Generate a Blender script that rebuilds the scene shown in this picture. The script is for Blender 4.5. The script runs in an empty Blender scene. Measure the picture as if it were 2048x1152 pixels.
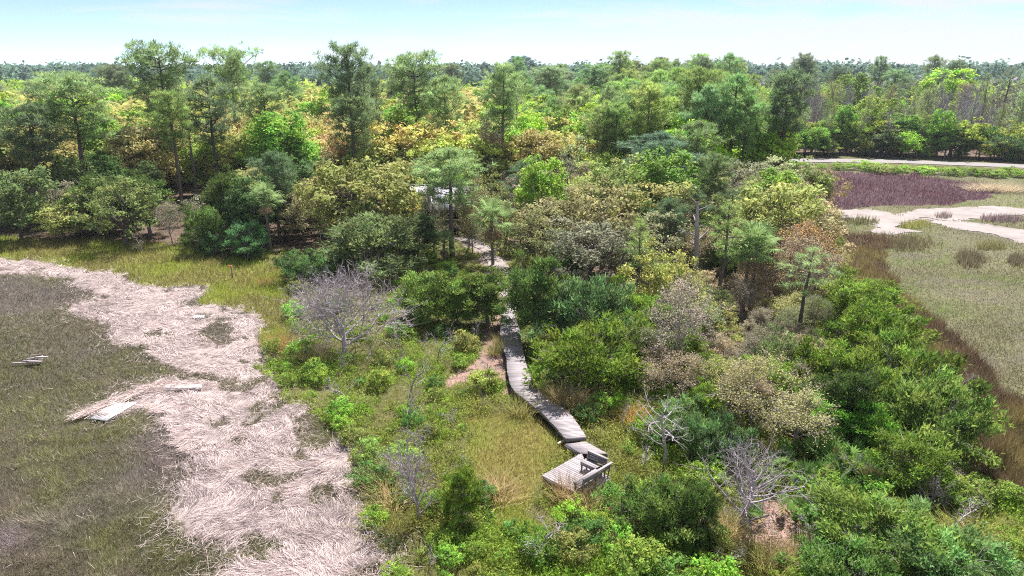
import bpy, math, random
import numpy as np
from mathutils import Vector, Matrix, Euler

SC = bpy.context.scene
COL = SC.collection
R_ = math.radians
# ------------------------------------------------------------------ camera, world, sun, exposure
CAM_H, FPX, HOR = 20.0, 1435.0, 140.0
TILT = math.atan((576 - HOR) / FPX)
SN, CS = math.sin(TILT), math.cos(TILT)
cam_data = bpy.data.cameras.new('camera')
cam_data.sensor_width = 36.0
cam_data.lens = 36.0 * FPX / 2048.0
cam_data.clip_start, cam_data.clip_end = 0.5, 20000.0
cam = bpy.data.objects.new('camera', cam_data)
COL.objects.link(cam)
cam.location = (0, 0, CAM_H)
cam.rotation_euler = (math.pi / 2 - TILT, 0, 0)
SC.camera = cam

SUN_EL, SUN_AZ = R_(56), R_(14)
world = bpy.data.worlds.new('World')
SC.world = world
world.use_nodes = True
wn, wl = world.node_tree.nodes, world.node_tree.links
wn.clear()
w_out = wn.new('ShaderNodeOutputWorld')
w_bg = wn.new('ShaderNodeBackground')
w_sky = wn.new('ShaderNodeTexSky')
w_sky.sky_type = 'NISHITA'
w_sky.sun_disc = False
w_sky.sun_elevation = SUN_EL
w_sky.sun_rotation = SUN_AZ
w_sky.air_density, w_sky.dust_density, w_sky.ozone_density = 0.40, 0.0, 0.4
w_bg.inputs['Strength'].default_value = 0.075
tc = wn.new('ShaderNodeTexCoord')
mp = wn.new('ShaderNodeMapping')
mp.inputs['Scale'].default_value = (2.2, 2.2, 17.0)
mp.inputs['Location'].default_value = (0.4, 0.1, 0.35)
n1 = wn.new('ShaderNodeTexNoise')
n1.inputs['Scale'].default_value = 1.6
n1.inputs['Detail'].default_value = 9.0
n1.inputs['Roughness'].default_value = 0.60
n1.inputs['Distortion'].default_value = 0.35
rmp = wn.new('ShaderNodeValToRGB')
rmp.color_ramp.elements[0].color = (0.10, 0.10, 0.10, 1)
rmp.color_ramp.elements[0].position = 0.45
rmp.color_ramp.elements[1].position = 0.62
mixc = wn.new('ShaderNodeMix')
mixc.data_type = 'RGBA'
mixc.inputs['B'].default_value = (5.0, 5.1, 5.3, 1)
mul = wn.new('ShaderNodeMath'); mul.operation = 'MULTIPLY'; mul.inputs[1].default_value = 0.85
wl.new(tc.outputs['Generated'], mp.inputs['Vector'])
wl.new(mp.outputs['Vector'], n1.inputs['Vector'])
sepx = wn.new('ShaderNodeSeparateXYZ')
wl.new(tc.outputs['Generated'], sepx.inputs[0])
cadd = wn.new('ShaderNodeMath'); cadd.operation = 'MULTIPLY_ADD'; cadd.inputs[1].default_value = 0.24
wl.new(sepx.outputs[0], cadd.inputs[0]); wl.new(n1.outputs['Fac'], cadd.inputs[2])
wl.new(cadd.outputs[0], rmp.inputs['Fac'])
wl.new(rmp.outputs['Color'], mul.inputs[0])
wl.new(mul.outputs[0], mixc.inputs['Factor'])
wl.new(w_sky.outputs['Color'], mixc.inputs['A'])
wl.new(mixc.outputs['Result'], w_bg.inputs['Color'])
wl.new(w_bg.outputs['Background'], w_out.inputs['Surface'])

sun_d = bpy.data.lights.new('sun', 'SUN')
sun_d.energy, sun_d.angle, sun_d.color = 5.0, R_(0.53), (1.0, 0.955, 0.90)
sun = bpy.data.objects.new('sun', sun_d)
COL.objects.link(sun)
sdir = Vector((math.sin(SUN_AZ) * math.cos(SUN_EL), math.cos(SUN_AZ) * math.cos(SUN_EL), math.sin(SUN_EL)))
sun.rotation_euler = sdir.to_track_quat('Z', 'Y').to_euler()
sun.location = (60, 200, 300)

SC.view_settings.view_transform = 'Standard'
SC.view_settings.look = 'None'
SC.view_settings.gamma = 1.0
SC.view_settings.use_curve_mapping = False
SC.view_settings.exposure = 1.3
SC.render.engine = 'CYCLES'
cy = SC.cycles
cy.max_bounces, cy.diffuse_bounces, cy.glossy_bounces = 8, 5, 1
cy.transmission_bounces, cy.transparent_max_bounces, cy.volume_bounces = 4, 4, 0
cy.caustics_reflective = cy.caustics_refractive = False
cy.use_denoising = False
cy.sample_clamp_indirect = 6.0
cy.filter_width = 1.1

# ------------------------------------------------------------------ mapping between photo and ground
def G(px, py, z=0.0):
    a, u = (px - 1024.0) / FPX, (576.0 - py) / FPX
    t = (z - CAM_H) / (-SN + u * CS)
    return np.array([a * t, (CS + u * SN) * t, z])

def P(x, y, z=0.0):
    d = y * CS + (CAM_H - z) * SN
    d = np.where(d > 0.5, d, 0.5)
    u = -(CAM_H - z) * CS + y * SN
    return 1024.0 + FPX * x / d, 576.0 - FPX * u / d

def top_z(Y, py):
    k = (576.0 - py) / FPX
    return CAM_H - Y * (SN - k * CS) / (CS + k * SN)

def hash2(ix, iy, seed):
    h = (ix.astype(np.int64) * 374761393 + iy.astype(np.int64) * 668265263 + seed * 1442695041) & 0xFFFFFFFF
    h = ((h ^ (h >> 13)) * 1274126177) & 0xFFFFFFFF
    return ((h ^ (h >> 16)) & 0xFFFF) / 65535.0

def vnoise(x, y, seed=0):
    x, y = np.asarray(x, float), np.asarray(y, float)
    ix, iy = np.floor(x), np.floor(y)
    fx, fy = x - ix, y - iy
    fx, fy = fx * fx * (3 - 2 * fx), fy * fy * (3 - 2 * fy)
    a, b = hash2(ix, iy, seed), hash2(ix + 1, iy, seed)
    c, d = hash2(ix, iy + 1, seed), hash2(ix + 1, iy + 1, seed)
    return (a * (1 - fx) + b * fx) * (1 - fy) + (c * (1 - fx) + d * fx) * fy

def fbm(x, y, seed=0, o=4):
    s, a, t = 0.0, 1.0, 0.0
    for i in range(o):
        s = s + a * vnoise(x * 2 ** i, y * 2 ** i, seed + i * 17)
        t += a
        a *= 0.5
    return s / t

def inpoly(px, py, poly):
    r = np.zeros(px.shape, bool)
    n = len(poly)
    for i in range(n):
        x1, y1 = poly[i]
        x2, y2 = poly[(i + 1) % n]
        if y1 == y2:
            continue
        c = (y1 > py) != (y2 > py)
        r ^= c & (px < (x2 - x1) * (py - y1) / (y2 - y1) + x1)
    return r

# region outlines, traced on the photograph and used on the ground
WRACK = [(-300, 515), (0, 520), (90, 525), (170, 540), (235, 548), (240, 560), (290, 575), (380, 580), (403, 578), (395, 595), (360, 605), (370, 620),
         (420, 615), (490, 615), (518, 640), (520, 680), (540, 760), (545, 790), (600, 820), (625, 860), (665, 880), (690, 880), (730, 960), (735, 990),
         (720, 1010), (730, 1080), (765, 1152), (800, 1260), (440, 1260), (450, 1152), (470, 1130), (400, 1090), (362, 1040), (357, 1010), (395, 975), (390, 930),
         (360, 890), (340, 860), (345, 830), (300, 815), (260, 825), (215, 840), (150, 838), (200, 825), (260, 790), (310, 765), (330, 765), (410, 768),
         (440, 785), (500, 795), (500, 772), (450, 758), (400, 748), (330, 742), (340, 735), (320, 715), (270, 690), (215, 675), (230, 650), (190, 635), (135, 620), (150, 608), (200, 605), (160, 585), (130, 560), (60, 550), (0, 546), (-300, 545)]
HOLES = [[(395, 668), (405, 650), (428, 640), (470, 632), (476, 650), (462, 668), (455, 688), (430, 697), (410, 684)],
         [(470, 850), (500, 838), (545, 826), (525, 848), (500, 862), (480, 866)]]
MEADOW = [(-300, 470), (0, 476), (200, 480), (330, 488), (420, 505), (500, 520), (560, 545), (580, 600), (590, 660), (560, 700), (530, 690), (515, 640), (480, 614), (410, 612), (400, 576), (280, 573), (230, 546), (0, 519), (-300, 514)]
LMARSH = [(-3000, 500), (-300, 514), (0, 519), (230, 546), (400, 576), (480, 612), (518, 640), (540, 760), (600, 815), (690, 880), (735, 985), (720, 1010), (765, 1152), (820, 1400), (800, 4000), (-6000, 4000)]
YMEADOW = [(930, 835), (1040, 815), (1130, 890), (1090, 945), (1075, 990), (1060, 1020), (1110, 1060), (1000, 1060), (950, 990), (925, 900)]
LITTER = [(965, 655), (1000, 625), (1012, 720), (1020, 800), (1000, 790), (985, 740), (905, 772), (895, 750), (970, 720)]
LITTER2 = [(1500, 1005), (1580, 1000), (1600, 1060), (1570, 1110), (1490, 1090)]
RMARSH = [(1612, 425), (1690, 480), (1700, 550), (1790, 620), (1830, 700), (1930, 790), (1965, 850), (1965, 950), (2060, 1015), (2500, 1200), (6000, 1500), (6000, 340), (2048, 345), (1990, 345), (1500, 328), (1480, 340), (1560, 400)]
RDARK = [(1680, 470), (1790, 472), (1765, 540), (1860, 630), (1955, 705), (2020, 790), (2110, 835), (2200, 900), (2200, 1080), (2060, 1015), (1965, 950), (1965, 850), (1930, 790), (1830, 700), (1790, 620), (1700, 550), (1690, 480)]
PURPLE = [(1500, 336), (1560, 338), (1700, 345), (1830, 350), (1900, 362), (1985, 372), (1990, 388), (1960, 400), (1880, 410), (1770, 410), (1700, 420), (1600, 405), (1520, 388), (1490, 360)]
SANDS = [[(1620, 425), (1690, 420), (1745, 419), (1800, 432), (1835, 418), (1900, 416), (1985, 412), (2048, 418), (2140, 420), (2140, 432), (2048, 430), (1960, 436), (1900, 442), (1850, 438), (1815, 445), (1788, 455), (1838, 463), (1790, 470), (1735, 463), (1760, 455), (1700, 437), (1640, 430)],
         [(1850, 440), (1960, 447), (2060, 462), (2160, 470), (2180, 500), (2048, 487), (1980, 468), (1900, 456)]]
FOREST = [(-900, 466), (0, 474), (120, 478), (250, 480), (380, 492), (500, 502), (680, 508), (860, 480), (1000, 470), (1110, 530), (1230, 600), (1260, 715), (1330, 760), (1430, 760), (1560, 700), (1615, 640), (1640, 560), (1650, 480), (1640, 428), (1560, 398), (1490, 350), (1470, 316), (1600, 311), (1760, 314), (2048, 324), (3000, 372), (3000, 141), (-900, 141)]
BACKWOOD = [(1470, 316), (1600, 311), (1760, 314), (2048, 324), (3000, 372), (3000, 141), (1470, 141)]
PATHPX = [(1027, 600), (1012, 570), (1000, 545), (988, 522), (972, 498), (950, 486), (925, 478)]
LOT = [(890, 352), (930, 318), (985, 310), (1000, 330), (970, 360), (930, 372), (885, 372)]
ROADPX = [(1300, 316), (1480, 319.5), (1600, 321), (1700, 322), (1800, 323.5), (1900, 327), (2048, 333), (2300, 345), (2700, 368)]

def warp(x, y, amp=1.0):
    a = amp * (0.5 + np.abs(y) * 0.010)
    return x + (fbm(x / 2.3, y / 2.3, 5) - 0.5) * 2.4 * a, y + (fbm(x / 2.3, y / 2.3, 9) - 0.5) * 2.4 * a

PATHW = np.array([G(*p)[:2] for p in PATHPX])
ROADW = np.array([G(*p)[:2] for p in ROADPX])

def dist_poly(x, y, line):
    d = np.full(np.shape(x), 1e9)
    for (x1, y1), (x2, y2) in zip(line[:-1], line[1:]):
        vx, vy = x2 - x1, y2 - y1
        t = np.clip(((x - x1) * vx + (y - y1) * vy) / (vx * vx + vy * vy), 0, 1)
        d = np.minimum(d, np.hypot(x - x1 - t * vx, y - y1 - t * vy))
    return d

BW_L = [(1027, 583), (1012, 605), (1003.8, 631), (1000.7, 654), (1003.8, 684), (1013, 715), (1016, 745.5), (1025.5, 776), (1056, 802.7), (1092, 833), (1132.5, 877)]
BW_R = [(1048, 583), (1036, 605), (1029.4, 631), (1037, 654), (1042.7, 684), (1046.6, 707), (1056, 741.6), (1069.5, 770.3), (1096, 799), (1134.4, 822), (1172.6, 873.4)]
DECK_Z = 0.60
BWL = np.array([G(*p, DECK_Z)[:2] for p in BW_L])
BWR = np.array([G(*p, DECK_Z)[:2] for p in BW_R])
BWC = np.vstack([(BWL + BWR) / 2, [[4.4, 34.4], [3.9, 32.2], [3.2, 31.2]]])

# region ids
(R_SHRUB, R_LMARSH, R_WRACK, R_MEADOW, R_FOREST, R_YMEAD, R_LITTER, R_RMARSH, R_RDARK, R_PURPLE, R_SAND, R_PATH, R_LOT, R_ROAD, R_VERGE) = range(15)

def region(x, y, fuzzy=True):
    x, y = np.asarray(x, float), np.asarray(y, float)
    wx, wy = warp(x, y) if fuzzy else (x, y)
    px, py = P(wx, wy)
    r = np.full(x.shape, R_SHRUB)
    r[inpoly(px, py, RMARSH)] = R_RMARSH
    r[inpoly(px, py, RDARK)] = R_RDARK
    r[inpoly(px, py, FOREST)] = R_FOREST
    rd = dist_poly(x, y, ROADW)
    r[(rd < 9) & (r == R_FOREST)] = R_VERGE
    r[(rd < 9) & (r == R_RMARSH)] = R_VERGE
    r[inpoly(px, py, PURPLE)] = R_PURPLE
    r[inpoly(px, py, LMARSH)] = R_LMARSH
    r[inpoly(px, py, MEADOW)] = R_MEADOW
    r[inpoly(px, py, YMEADOW)] = R_YMEAD
    r[inpoly(px, py, LITTER) | inpoly(px, py, LITTER2)] = R_LITTER
    fx_ = x + (fbm(x / .55, y / .55, 15, 3) - .5) * 1.9; fy_ = y + (fbm(x / .55, y / .55, 19, 3) - .5) * 1.9
    px, py = P(fx_ + (wx - x) * .8, fy_ + (wy - y) * .8) if fuzzy else (px, py)
    wr = inpoly(px, py, WRACK)
    for h in HOLES:
        wr &= ~inpoly(px, py, h)
    thin = fbm(x / 1.9 + 3, y / 1.9, 23, 4)
    wr &= thin + np.clip((px - 470) / 900, -.05, .12) * (py > 620) < .66
    r[wr] = R_WRACK
    px, py = P(wx, wy)
    px2, py2 = P(x + (wx - x) * 0.4, y + (wy - y) * 0.4)
    for s_ in SANDS:
        r[inpoly(px2, py2, s_)] = R_SAND
    r[inpoly(px, py, LOT)] = R_LOT
    r[dist_poly(wx, wy, PATHW) < 1.1] = R_PATH
    r[rd < 4.0] = R_ROAD
    r[y < 5] = R_LMARSH
    return r

# ------------------------------------------------------------------ mesh helpers
def new_mesh(name, V, faces, mats, mi=None, col=None, smooth=False):
    """V n x 3; faces: list of int arrays (m x 3 / m x 4); mi: list of material indices per array; col: n x 3"""
    me = bpy.data.meshes.new(name)
    V = np.ascontiguousarray(V, np.float32)
    me.vertices.add(len(V))
    me.vertices.foreach_set('co', V.ravel())
    faces = [np.asarray(f, np.int32) for f in faces if len(f)]
    nl = sum(f.size for f in faces)
    nf = sum(len(f) for f in faces)
    me.loops.add(nl)
    me.loops.foreach_set('vertex_index', np.concatenate([f.ravel() for f in faces]))
    me.polygons.add(nf)
    sizes = np.concatenate([np.full(len(f), f.shape[1], np.int32) for f in faces])
    st = np.zeros(nf, np.int32)
    st[1:] = np.cumsum(sizes)[:-1]
    me.polygons.foreach_set('loop_start', st)
    if mi is not None:
        me.polygons.foreach_set('material_index', np.concatenate([np.full(len(f), m, np.int32) for f, m in zip(faces, mi)]))
    if smooth:
        me.polygons.foreach_set('use_smooth', np.ones(nf, bool))
    if col is not None:
        ca = me.color_attributes.new('Col', 'FLOAT_COLOR', 'POINT')
        c4 = np.ones((len(V), 4), np.float32)
        c4[:, :3] = col
        ca.data.foreach_set('color', c4.ravel())
    for m in mats:
        me.materials.append(m)
    me.update(calc_edges=True)
    return me

def link(name, data, parent=None, loc=None):
    o = bpy.data.objects.new(name, data)
    COL.objects.link(o)
    if parent is not None:
        o.parent = parent
    if loc is not None:
        o.location = loc
    return o

def tag(o, label=None, cat=None, group=None, kind=None):
    if label: o['label'] = label
    if cat: o['category'] = cat
    if group: o['group'] = group
    if kind: o['kind'] = kind
    return o

def empty(name, loc, rz=0.0):
    o = bpy.data.objects.new(name, None)
    COL.objects.link(o)
    o.location = loc
    o.rotation_euler = (0, 0, rz)
    o.empty_display_size = 0.3
    return o

class Buf:
    def __init__(s):
        s.V, s.F, s.C, s.n = [], [], [], 0
    def add(s, V, F, c=None):
        V = np.asarray(V, float)
        s.V.append(V)
        s.F.append(np.asarray(F) + s.n)
        if c is not None:
            c = np.asarray(c, float)
            s.C.append(np.broadcast_to(c, (len(V), 3)))
        s.n += len(V)
    def mesh(s, name, mat, smooth=False):
        tri = [f for f in s.F if f.shape[1] == 3]
        quad = [f for f in s.F if f.shape[1] == 4]
        fs = ([np.vstack(tri)] if tri else []) + ([np.vstack(quad)] if quad else [])
        return new_mesh(name, np.vstack(s.V), fs, [mat], None, np.vstack(s.C) if s.C else None, smooth)

BOXF = np.array([[0, 3, 2, 1], [4, 5, 6, 7], [0, 1, 5, 4], [1, 2, 6, 5], [2, 3, 7, 6], [3, 0, 4, 7]])
def prism(b, quad, z0, z1):
    """quad: four (x, y) corners in order; z0 < z1 (or arrays of four)"""
    z0, z1 = np.broadcast_to(z0, 4), np.broadcast_to(z1, 4)
    q = np.asarray(quad, float)
    area = sum(q[i][0] * q[(i + 1) % 4][1] - q[(i + 1) % 4][0] * q[i][1] for i in range(4))
    if area < 0:
        q, z0, z1 = q[::-1], z0[::-1], z1[::-1]
    V = np.vstack([np.c_[q, z0], np.c_[q, z1]])
    b.add(V, BOXF)

def box(b, x0, x1, y0, y1, z0, z1):
    prism(b, [(x0, y0), (x1, y0), (x1, y1), (x0, y1)], z0, z1)

def beam(b, a, c, w, h, up=(0, 0, 1)):
    """a board of width w and depth h between two points"""
    a, c, up = np.asarray(a, float), np.asarray(c, float), np.asarray(up, float)
    d = (c - a) / np.linalg.norm(c - a)
    s_ = np.cross(d, up); s_ /= np.linalg.norm(s_)
    u = np.cross(s_, d)
    pts = []
    for p in (a, c):
        for i, j in ((-1, -1), (1, -1), (1, 1), (-1, 1)):
            pts.append(p + s_ * i * w / 2 + u * j * h / 2)
    b.add(pts, np.array([[0, 1, 2, 3], [7, 6, 5, 4], [0, 4, 5, 1], [1, 5, 6, 2], [2, 6, 7, 3], [3, 7, 4, 0]]))

def tube(b, pts, rad, sides=5, col=None):
    pts = np.asarray(pts, float)
    n = len(pts)
    d = np.gradient(pts, axis=0)
    d /= np.linalg.norm(d, axis=1)[:, None] + 1e-9
    ref = np.array([0.31, 0.17, 0.93]) if abs(d[0][2]) < 0.8 else np.array([1.0, 0.13, 0.05])
    s_ = np.cross(d, ref); s_ /= np.linalg.norm(s_, axis=1)[:, None] + 1e-9
    u = np.cross(s_, d)
    a = np.arange(sides) / sides * 2 * math.pi
    ring = (s_[:, None, :] * np.cos(a)[None, :, None] + u[:, None, :] * np.sin(a)[None, :, None]) * np.broadcast_to(rad, n)[:, None, None]
    V = (pts[:, None, :] + ring).reshape(-1, 3)
    i = np.arange(n - 1)[:, None] * sides
    j = np.arange(sides)[None, :]
    k = (j + 1) % sides
    F = np.stack([i + j, i + k, i + sides + k, i + sides + j], -1).reshape(-1, 4)
    b.add(V, F, col)

def unit(v):
    return v / (np.linalg.norm(v, axis=-1, keepdims=True) + 1e-9)

def leaf_tri(b, Pn, D, L, W, col, rng, N=None):
    """thin triangles from Pn along D"""
    n = len(Pn)
    S = unit(np.cross(D, unit(rng.normal(size=(n, 3))) if N is None else N))
    L, W = np.broadcast_to(L, n)[:, None], np.broadcast_to(W, n)[:, None]
    V = np.stack([Pn - S * W / 2, Pn + S * W / 2, Pn + D * L], 1).reshape(-1, 3)
    b.add(V, np.arange(3 * n).reshape(-1, 3), np.repeat(np.broadcast_to(col, (n, 3)), 3, 0))

def leaf_quad(b, Pn, D, L, W, col, rng, N=None):
    n = len(Pn)
    if N is not None:
        D = unit(D - N * (D * N).sum(1)[:, None] * .8)
    S = unit(np.cross(D, unit(rng.normal(size=(n, 3))) if N is None else N))
    L, W = np.broadcast_to(L, n)[:, None], np.broadcast_to(W, n)[:, None]
    V = np.stack([Pn, Pn + D * L * .45 + S * W / 2, Pn + D * L, Pn + D * L * .45 - S * W / 2], 1).reshape(-1, 3)
    b.add(V, np.arange(4 * n).reshape(-1, 4), np.repeat(np.broadcast_to(col, (n, 3)), 4, 0))

# ------------------------------------------------------------------ materials
def mat_new(name):
    m = bpy.data.materials.new(name)
    m.use_nodes = True
    nt = m.node_tree
    nt.nodes.clear()
    return m, nt.nodes, nt.links

def leaf_material(name, per_object, transl=0.35, rough=0.55, spec=0.25):
    m, n, l = mat_new(name)
    out = n.new('ShaderNodeOutputMaterial')
    at = n.new('ShaderNodeAttribute'); at.attribute_name = 'Col'
    if per_object:
        oi = n.new('ShaderNodeObjectInfo')
        sep = n.new('ShaderNodeSeparateColor')
        l.new(at.outputs['Color'], sep.inputs[0])
        hsv = n.new('ShaderNodeHueSaturation')
        hm = n.new('ShaderNodeMapRange')
        hm.inputs['To Min'].default_value, hm.inputs['To Max'].default_value = 0.465, 0.54
        l.new(sep.outputs[1], hm.inputs['Value'])
        l.new(hm.outputs[0], hsv.inputs['Hue'])
        vm = n.new('ShaderNodeMapRange')
        vm.inputs['To Min'].default_value, vm.inputs['To Max'].default_value = 0.75, 1.25
        l.new(oi.outputs['Random'], vm.inputs['Value'])
        mu = n.new('ShaderNodeMath'); mu.operation = 'MULTIPLY'
        l.new(sep.outputs[0], mu.inputs[0]); l.new(vm.outputs[0], mu.inputs[1])
        l.new(mu.outputs[0], hsv.inputs['Value'])
        l.new(oi.outputs['Color'], hsv.inputs['Color'])
        src = hsv.outputs['Color']
    else:
        src = at.outputs['Color']
    bs = n.new('ShaderNodeBsdfPrincipled')
    bs.inputs['Roughness'].default_value = rough
    bs.inputs['Specular IOR Level'].default_value = spec
    l.new(src, bs.inputs['Base Color'])
    if transl > 0:
        tr = n.new('ShaderNodeBsdfTranslucent')
        hs2 = n.new('ShaderNodeHueSaturation')
        hs2.inputs['Saturation'].default_value = 1.0
        hs2.inputs['Value'].default_value = transl
        l.new(src, hs2.inputs['Color'])
        l.new(hs2.outputs[0], tr.inputs['Color'])
        mx = n.new('ShaderNodeAddShader')
        l.new(bs.outputs[0], mx.inputs[0]); l.new(tr.outputs[0], mx.inputs[1])
        l.new(mx.outputs[0], out.inputs['Surface'])
    else:
        l.new(bs.outputs[0], out.inputs['Surface'])
    return m

def rough_material(name, c1, c2, scale=3.0, rough=0.85, stretch=(1, 1, 1), bump=0.3, rnd=0.0, spec=0.2, detail=6.0):
    m, n, l = mat_new(name)
    out = n.new('ShaderNodeOutputMaterial')
    tcn = n.new('ShaderNodeTexCoord')
    mpn = n.new('ShaderNodeMapping'); mpn.inputs['Scale'].default_value = stretch
    ns = n.new('ShaderNodeTexNoise')
    ns.inputs['Scale'].default_value = scale; ns.inputs['Detail'].default_value = detail; ns.inputs['Roughness'].default_value = 0.65
    rp = n.new('ShaderNodeValToRGB')
    rp.color_ramp.elements[0].position, rp.color_ramp.elements[1].position = 0.32, 0.68
    rp.color_ramp.elements[0].color = (*c1, 1); rp.color_ramp.elements[1].color = (*c2, 1)
    l.new(tcn.outputs['Object'], mpn.inputs['Vector']); l.new(mpn.outputs[0], ns.inputs['Vector']); l.new(ns.outputs['Fac'], rp.inputs['Fac'])
    src = rp.outputs['Color']
    if rnd:
        oi = n.new('ShaderNodeObjectInfo')
        mr = n.new('ShaderNodeMapRange'); mr.inputs['To Min'].default_value, mr.inputs['To Max'].default_value = 1 - rnd, 1 + rnd
        hs = n.new('ShaderNodeHueSaturation')
        l.new(oi.outputs['Random'], mr.inputs['Value']); l.new(mr.outputs[0], hs.inputs['Value']); l.new(src, hs.inputs['Color'])
        src = hs.outputs['Color']
    bs = n.new('ShaderNodeBsdfPrincipled')
    bs.inputs['Roughness'].default_value = rough; bs.inputs['Specular IOR Level'].default_value = spec
    l.new(src, bs.inputs['Base Color'])
    if bump:
        bp = n.new('ShaderNodeBump'); bp.inputs['Strength'].default_value = bump; bp.inputs['Distance'].default_value = 0.03
        l.new(ns.outputs['Fac'], bp.inputs['Height']); l.new(bp.outputs[0], bs.inputs['Normal'])
    l.new(bs.outputs[0], out.inputs['Surface'])
    return m

M_LEAF = leaf_material('leaf', True, 0.9, 0.6, 0.05)
M_NEEDLE = leaf_material('needle', True, 0.85, 0.6, 0.03)
M_FAR = leaf_material('far_leaf', False, 0.9, 0.7, 0.02)
M_BLADE = leaf_material('blade', False, 0.6, 0.75, 0.05)
M_STRAW = leaf_material('straw', False, 0.25, 0.7, 0.1)
M_BARK = rough_material('bark', (0.065, 0.05, 0.048), (0.16, 0.13, 0.125), 2.5, 0.9, (1, 1, 0.25), 0.6, 0.2)
M_GREYWOOD = rough_material('grey_dead_wood', (0.26, 0.22, 0.24), (0.50, 0.44, 0.47), 3.0, 0.8, (1, 1, 0.3), 0.4, 0.15)
M_TWIG = rough_material('grey_twig', (0.16, 0.135, 0.145), (0.34, 0.295, 0.31), 3.0, 0.85, (1, 1, 0.3), 0.3, 0.15)
M_SWAMP = rough_material('swamp_bark', (0.22, 0.20, 0.23), (0.42, 0.39, 0.43), 3.0, 0.85, (1, 1, 0.3), 0.3, 0.15)
M_PALMBARK = rough_material('palm_bark', (0.11, 0.09, 0.085), (0.26, 0.22, 0.21), 6.0, 0.9, (1, 1, 2.5), 0.6, 0.1)
M_PLANK = rough_material('weathered_plank', (0.215, 0.19, 0.20), (0.375, 0.335, 0.35), 3.0, 0.8, (1, 9, 1), 0.3, 0.20)
M_BEAM = rough_material('weathered_beam', (0.16, 0.14, 0.16), (0.28, 0.25, 0.27), 3.0, 0.85, (1, 1, 1), 0.3, 0.1)
M_WHITE = rough_material('white_panel', (0.62, 0.62, 0.62), (0.80, 0.80, 0.80), 2.0, 0.5, (1, 1, 1), 0.0)
M_ROOF = rough_material('pale_metal_roof', (0.20, 0.205, 0.24), (0.34, 0.34, 0.38), 0.6, 0.45, (1, 1, 1), 0.0, 0.05, 0.4)
M_WALL = rough_material('wood_wall', (0.16, 0.13, 0.11), (0.24, 0.20, 0.17), 2.0, 0.8, (1, 1, 6), 0.15)
M_TRIM = rough_material('cream_trim', (0.55, 0.47, 0.32), (0.68, 0.60, 0.43), 2.0, 0.7, (1, 1, 1), 0.0)
M_GLASS = rough_material('dark_glass', (0.015, 0.018, 0.02), (0.03, 0.035, 0.04), 1.0, 0.08, (1, 1, 1), 0.0, 0, 0.6)
M_BLUE = rough_material('blue_sheet', (0.05, 0.16, 0.34), (0.07, 0.21, 0.42), 2.0, 0.5, (1, 1, 1), 0.0)
M_ORANGE = rough_material('orange_ribbon', (0.75, 0.20, 0.10), (0.80, 0.28, 0.14), 4.0, 0.6, (1, 1, 1), 0.0)
M_ROAD = rough_material('asphalt', (0.19, 0.175, 0.175), (0.25, 0.23, 0.225), 0.8, 0.9, (1, 1, 1), 0.1)
M_SAND = rough_material('sand', (0.20, 0.172, 0.165), (0.31, 0.272, 0.265), 0.35, 0.9, (1, 1, 1), 0.15)
M_DARK = rough_material('dark_mound', (0.012, 0.012, 0.015), (0.03, 0.028, 0.03), 3.0, 0.8, (1, 1, 1), 0.6)

m, n, l = mat_new('ground_soil')
out = n.new('ShaderNodeOutputMaterial'); at = n.new('ShaderNodeAttribute'); at.attribute_name = 'Col'
ns = n.new('ShaderNodeTexNoise'); ns.inputs['Scale'].default_value = 2.2; ns.inputs['Detail'].default_value = 9; ns.inputs['Roughness'].default_value = 0.75
tcn = n.new('ShaderNodeTexCoord'); l.new(tcn.outputs['Object'], ns.inputs['Vector'])
mr = n.new('ShaderNodeMapRange'); mr.inputs['From Min'].default_value, mr.inputs['From Max'].default_value = 0.3, 0.7
mr.inputs['To Min'].default_value, mr.inputs['To Max'].default_value = 0.55, 1.45
hs = n.new('ShaderNodeHueSaturation'); l.new(ns.outputs['Fac'], mr.inputs['Value']); l.new(mr.outputs[0], hs.inputs['Value']); l.new(at.outputs['Color'], hs.inputs['Color'])
bs = n.new('ShaderNodeBsdfPrincipled'); bs.inputs['Roughness'].default_value = 0.95; bs.inputs['Specular IOR Level'].default_value = 0.1
bp = n.new('ShaderNodeBump'); bp.inputs['Strength'].default_value = 0.7; bp.inputs['Distance'].default_value = 0.12
l.new(ns.outputs['Fac'], bp.inputs['Height']); l.new(bp.outputs[0], bs.inputs['Normal'])
l.new(hs.outputs[0], bs.inputs['Base Color']); l.new(bs.outputs[0], out.inputs['Surface'])
M_GROUND = m

# ------------------------------------------------------------------ ground colours
RC = {R_SHRUB: (0.095, 0.095, 0.035), R_LMARSH: (0.085, 0.074, 0.056), R_WRACK: (0.26, 0.215, 0.205), R_MEADOW: (0.14, 0.145, 0.04), R_FOREST: (0.115, 0.08, 0.06),
      R_YMEAD: (0.15, 0.145, 0.045), R_LITTER: (0.27, 0.18, 0.15), R_RMARSH: (0.12, 0.115, 0.065), R_RDARK: (0.095, 0.07, 0.048), R_PURPLE: (0.075, 0.044, 0.05),
      R_SAND: (0.25, 0.215, 0.205), R_PATH: (0.24, 0.195, 0.18), R_LOT: (0.26, 0.23, 0.22), R_ROAD: (0.22, 0.20, 0.20), R_VERGE: (0.24, 0.22, 0.08)}
RCT = np.array([RC[i] for i in range(15)])

def ground_col(x, y):
    c = RCT[region(x, y)].copy()
    k = fbm(x / 7.0, y / 7.0, 3)[:, None]
    return c * (0.7 + 0.6 * k)

def gz(x, y):
    return 0.10 * (fbm(np.asarray(x) / 3.5, np.asarray(y) / 3.5, 21, 3) - 0.5)

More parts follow.
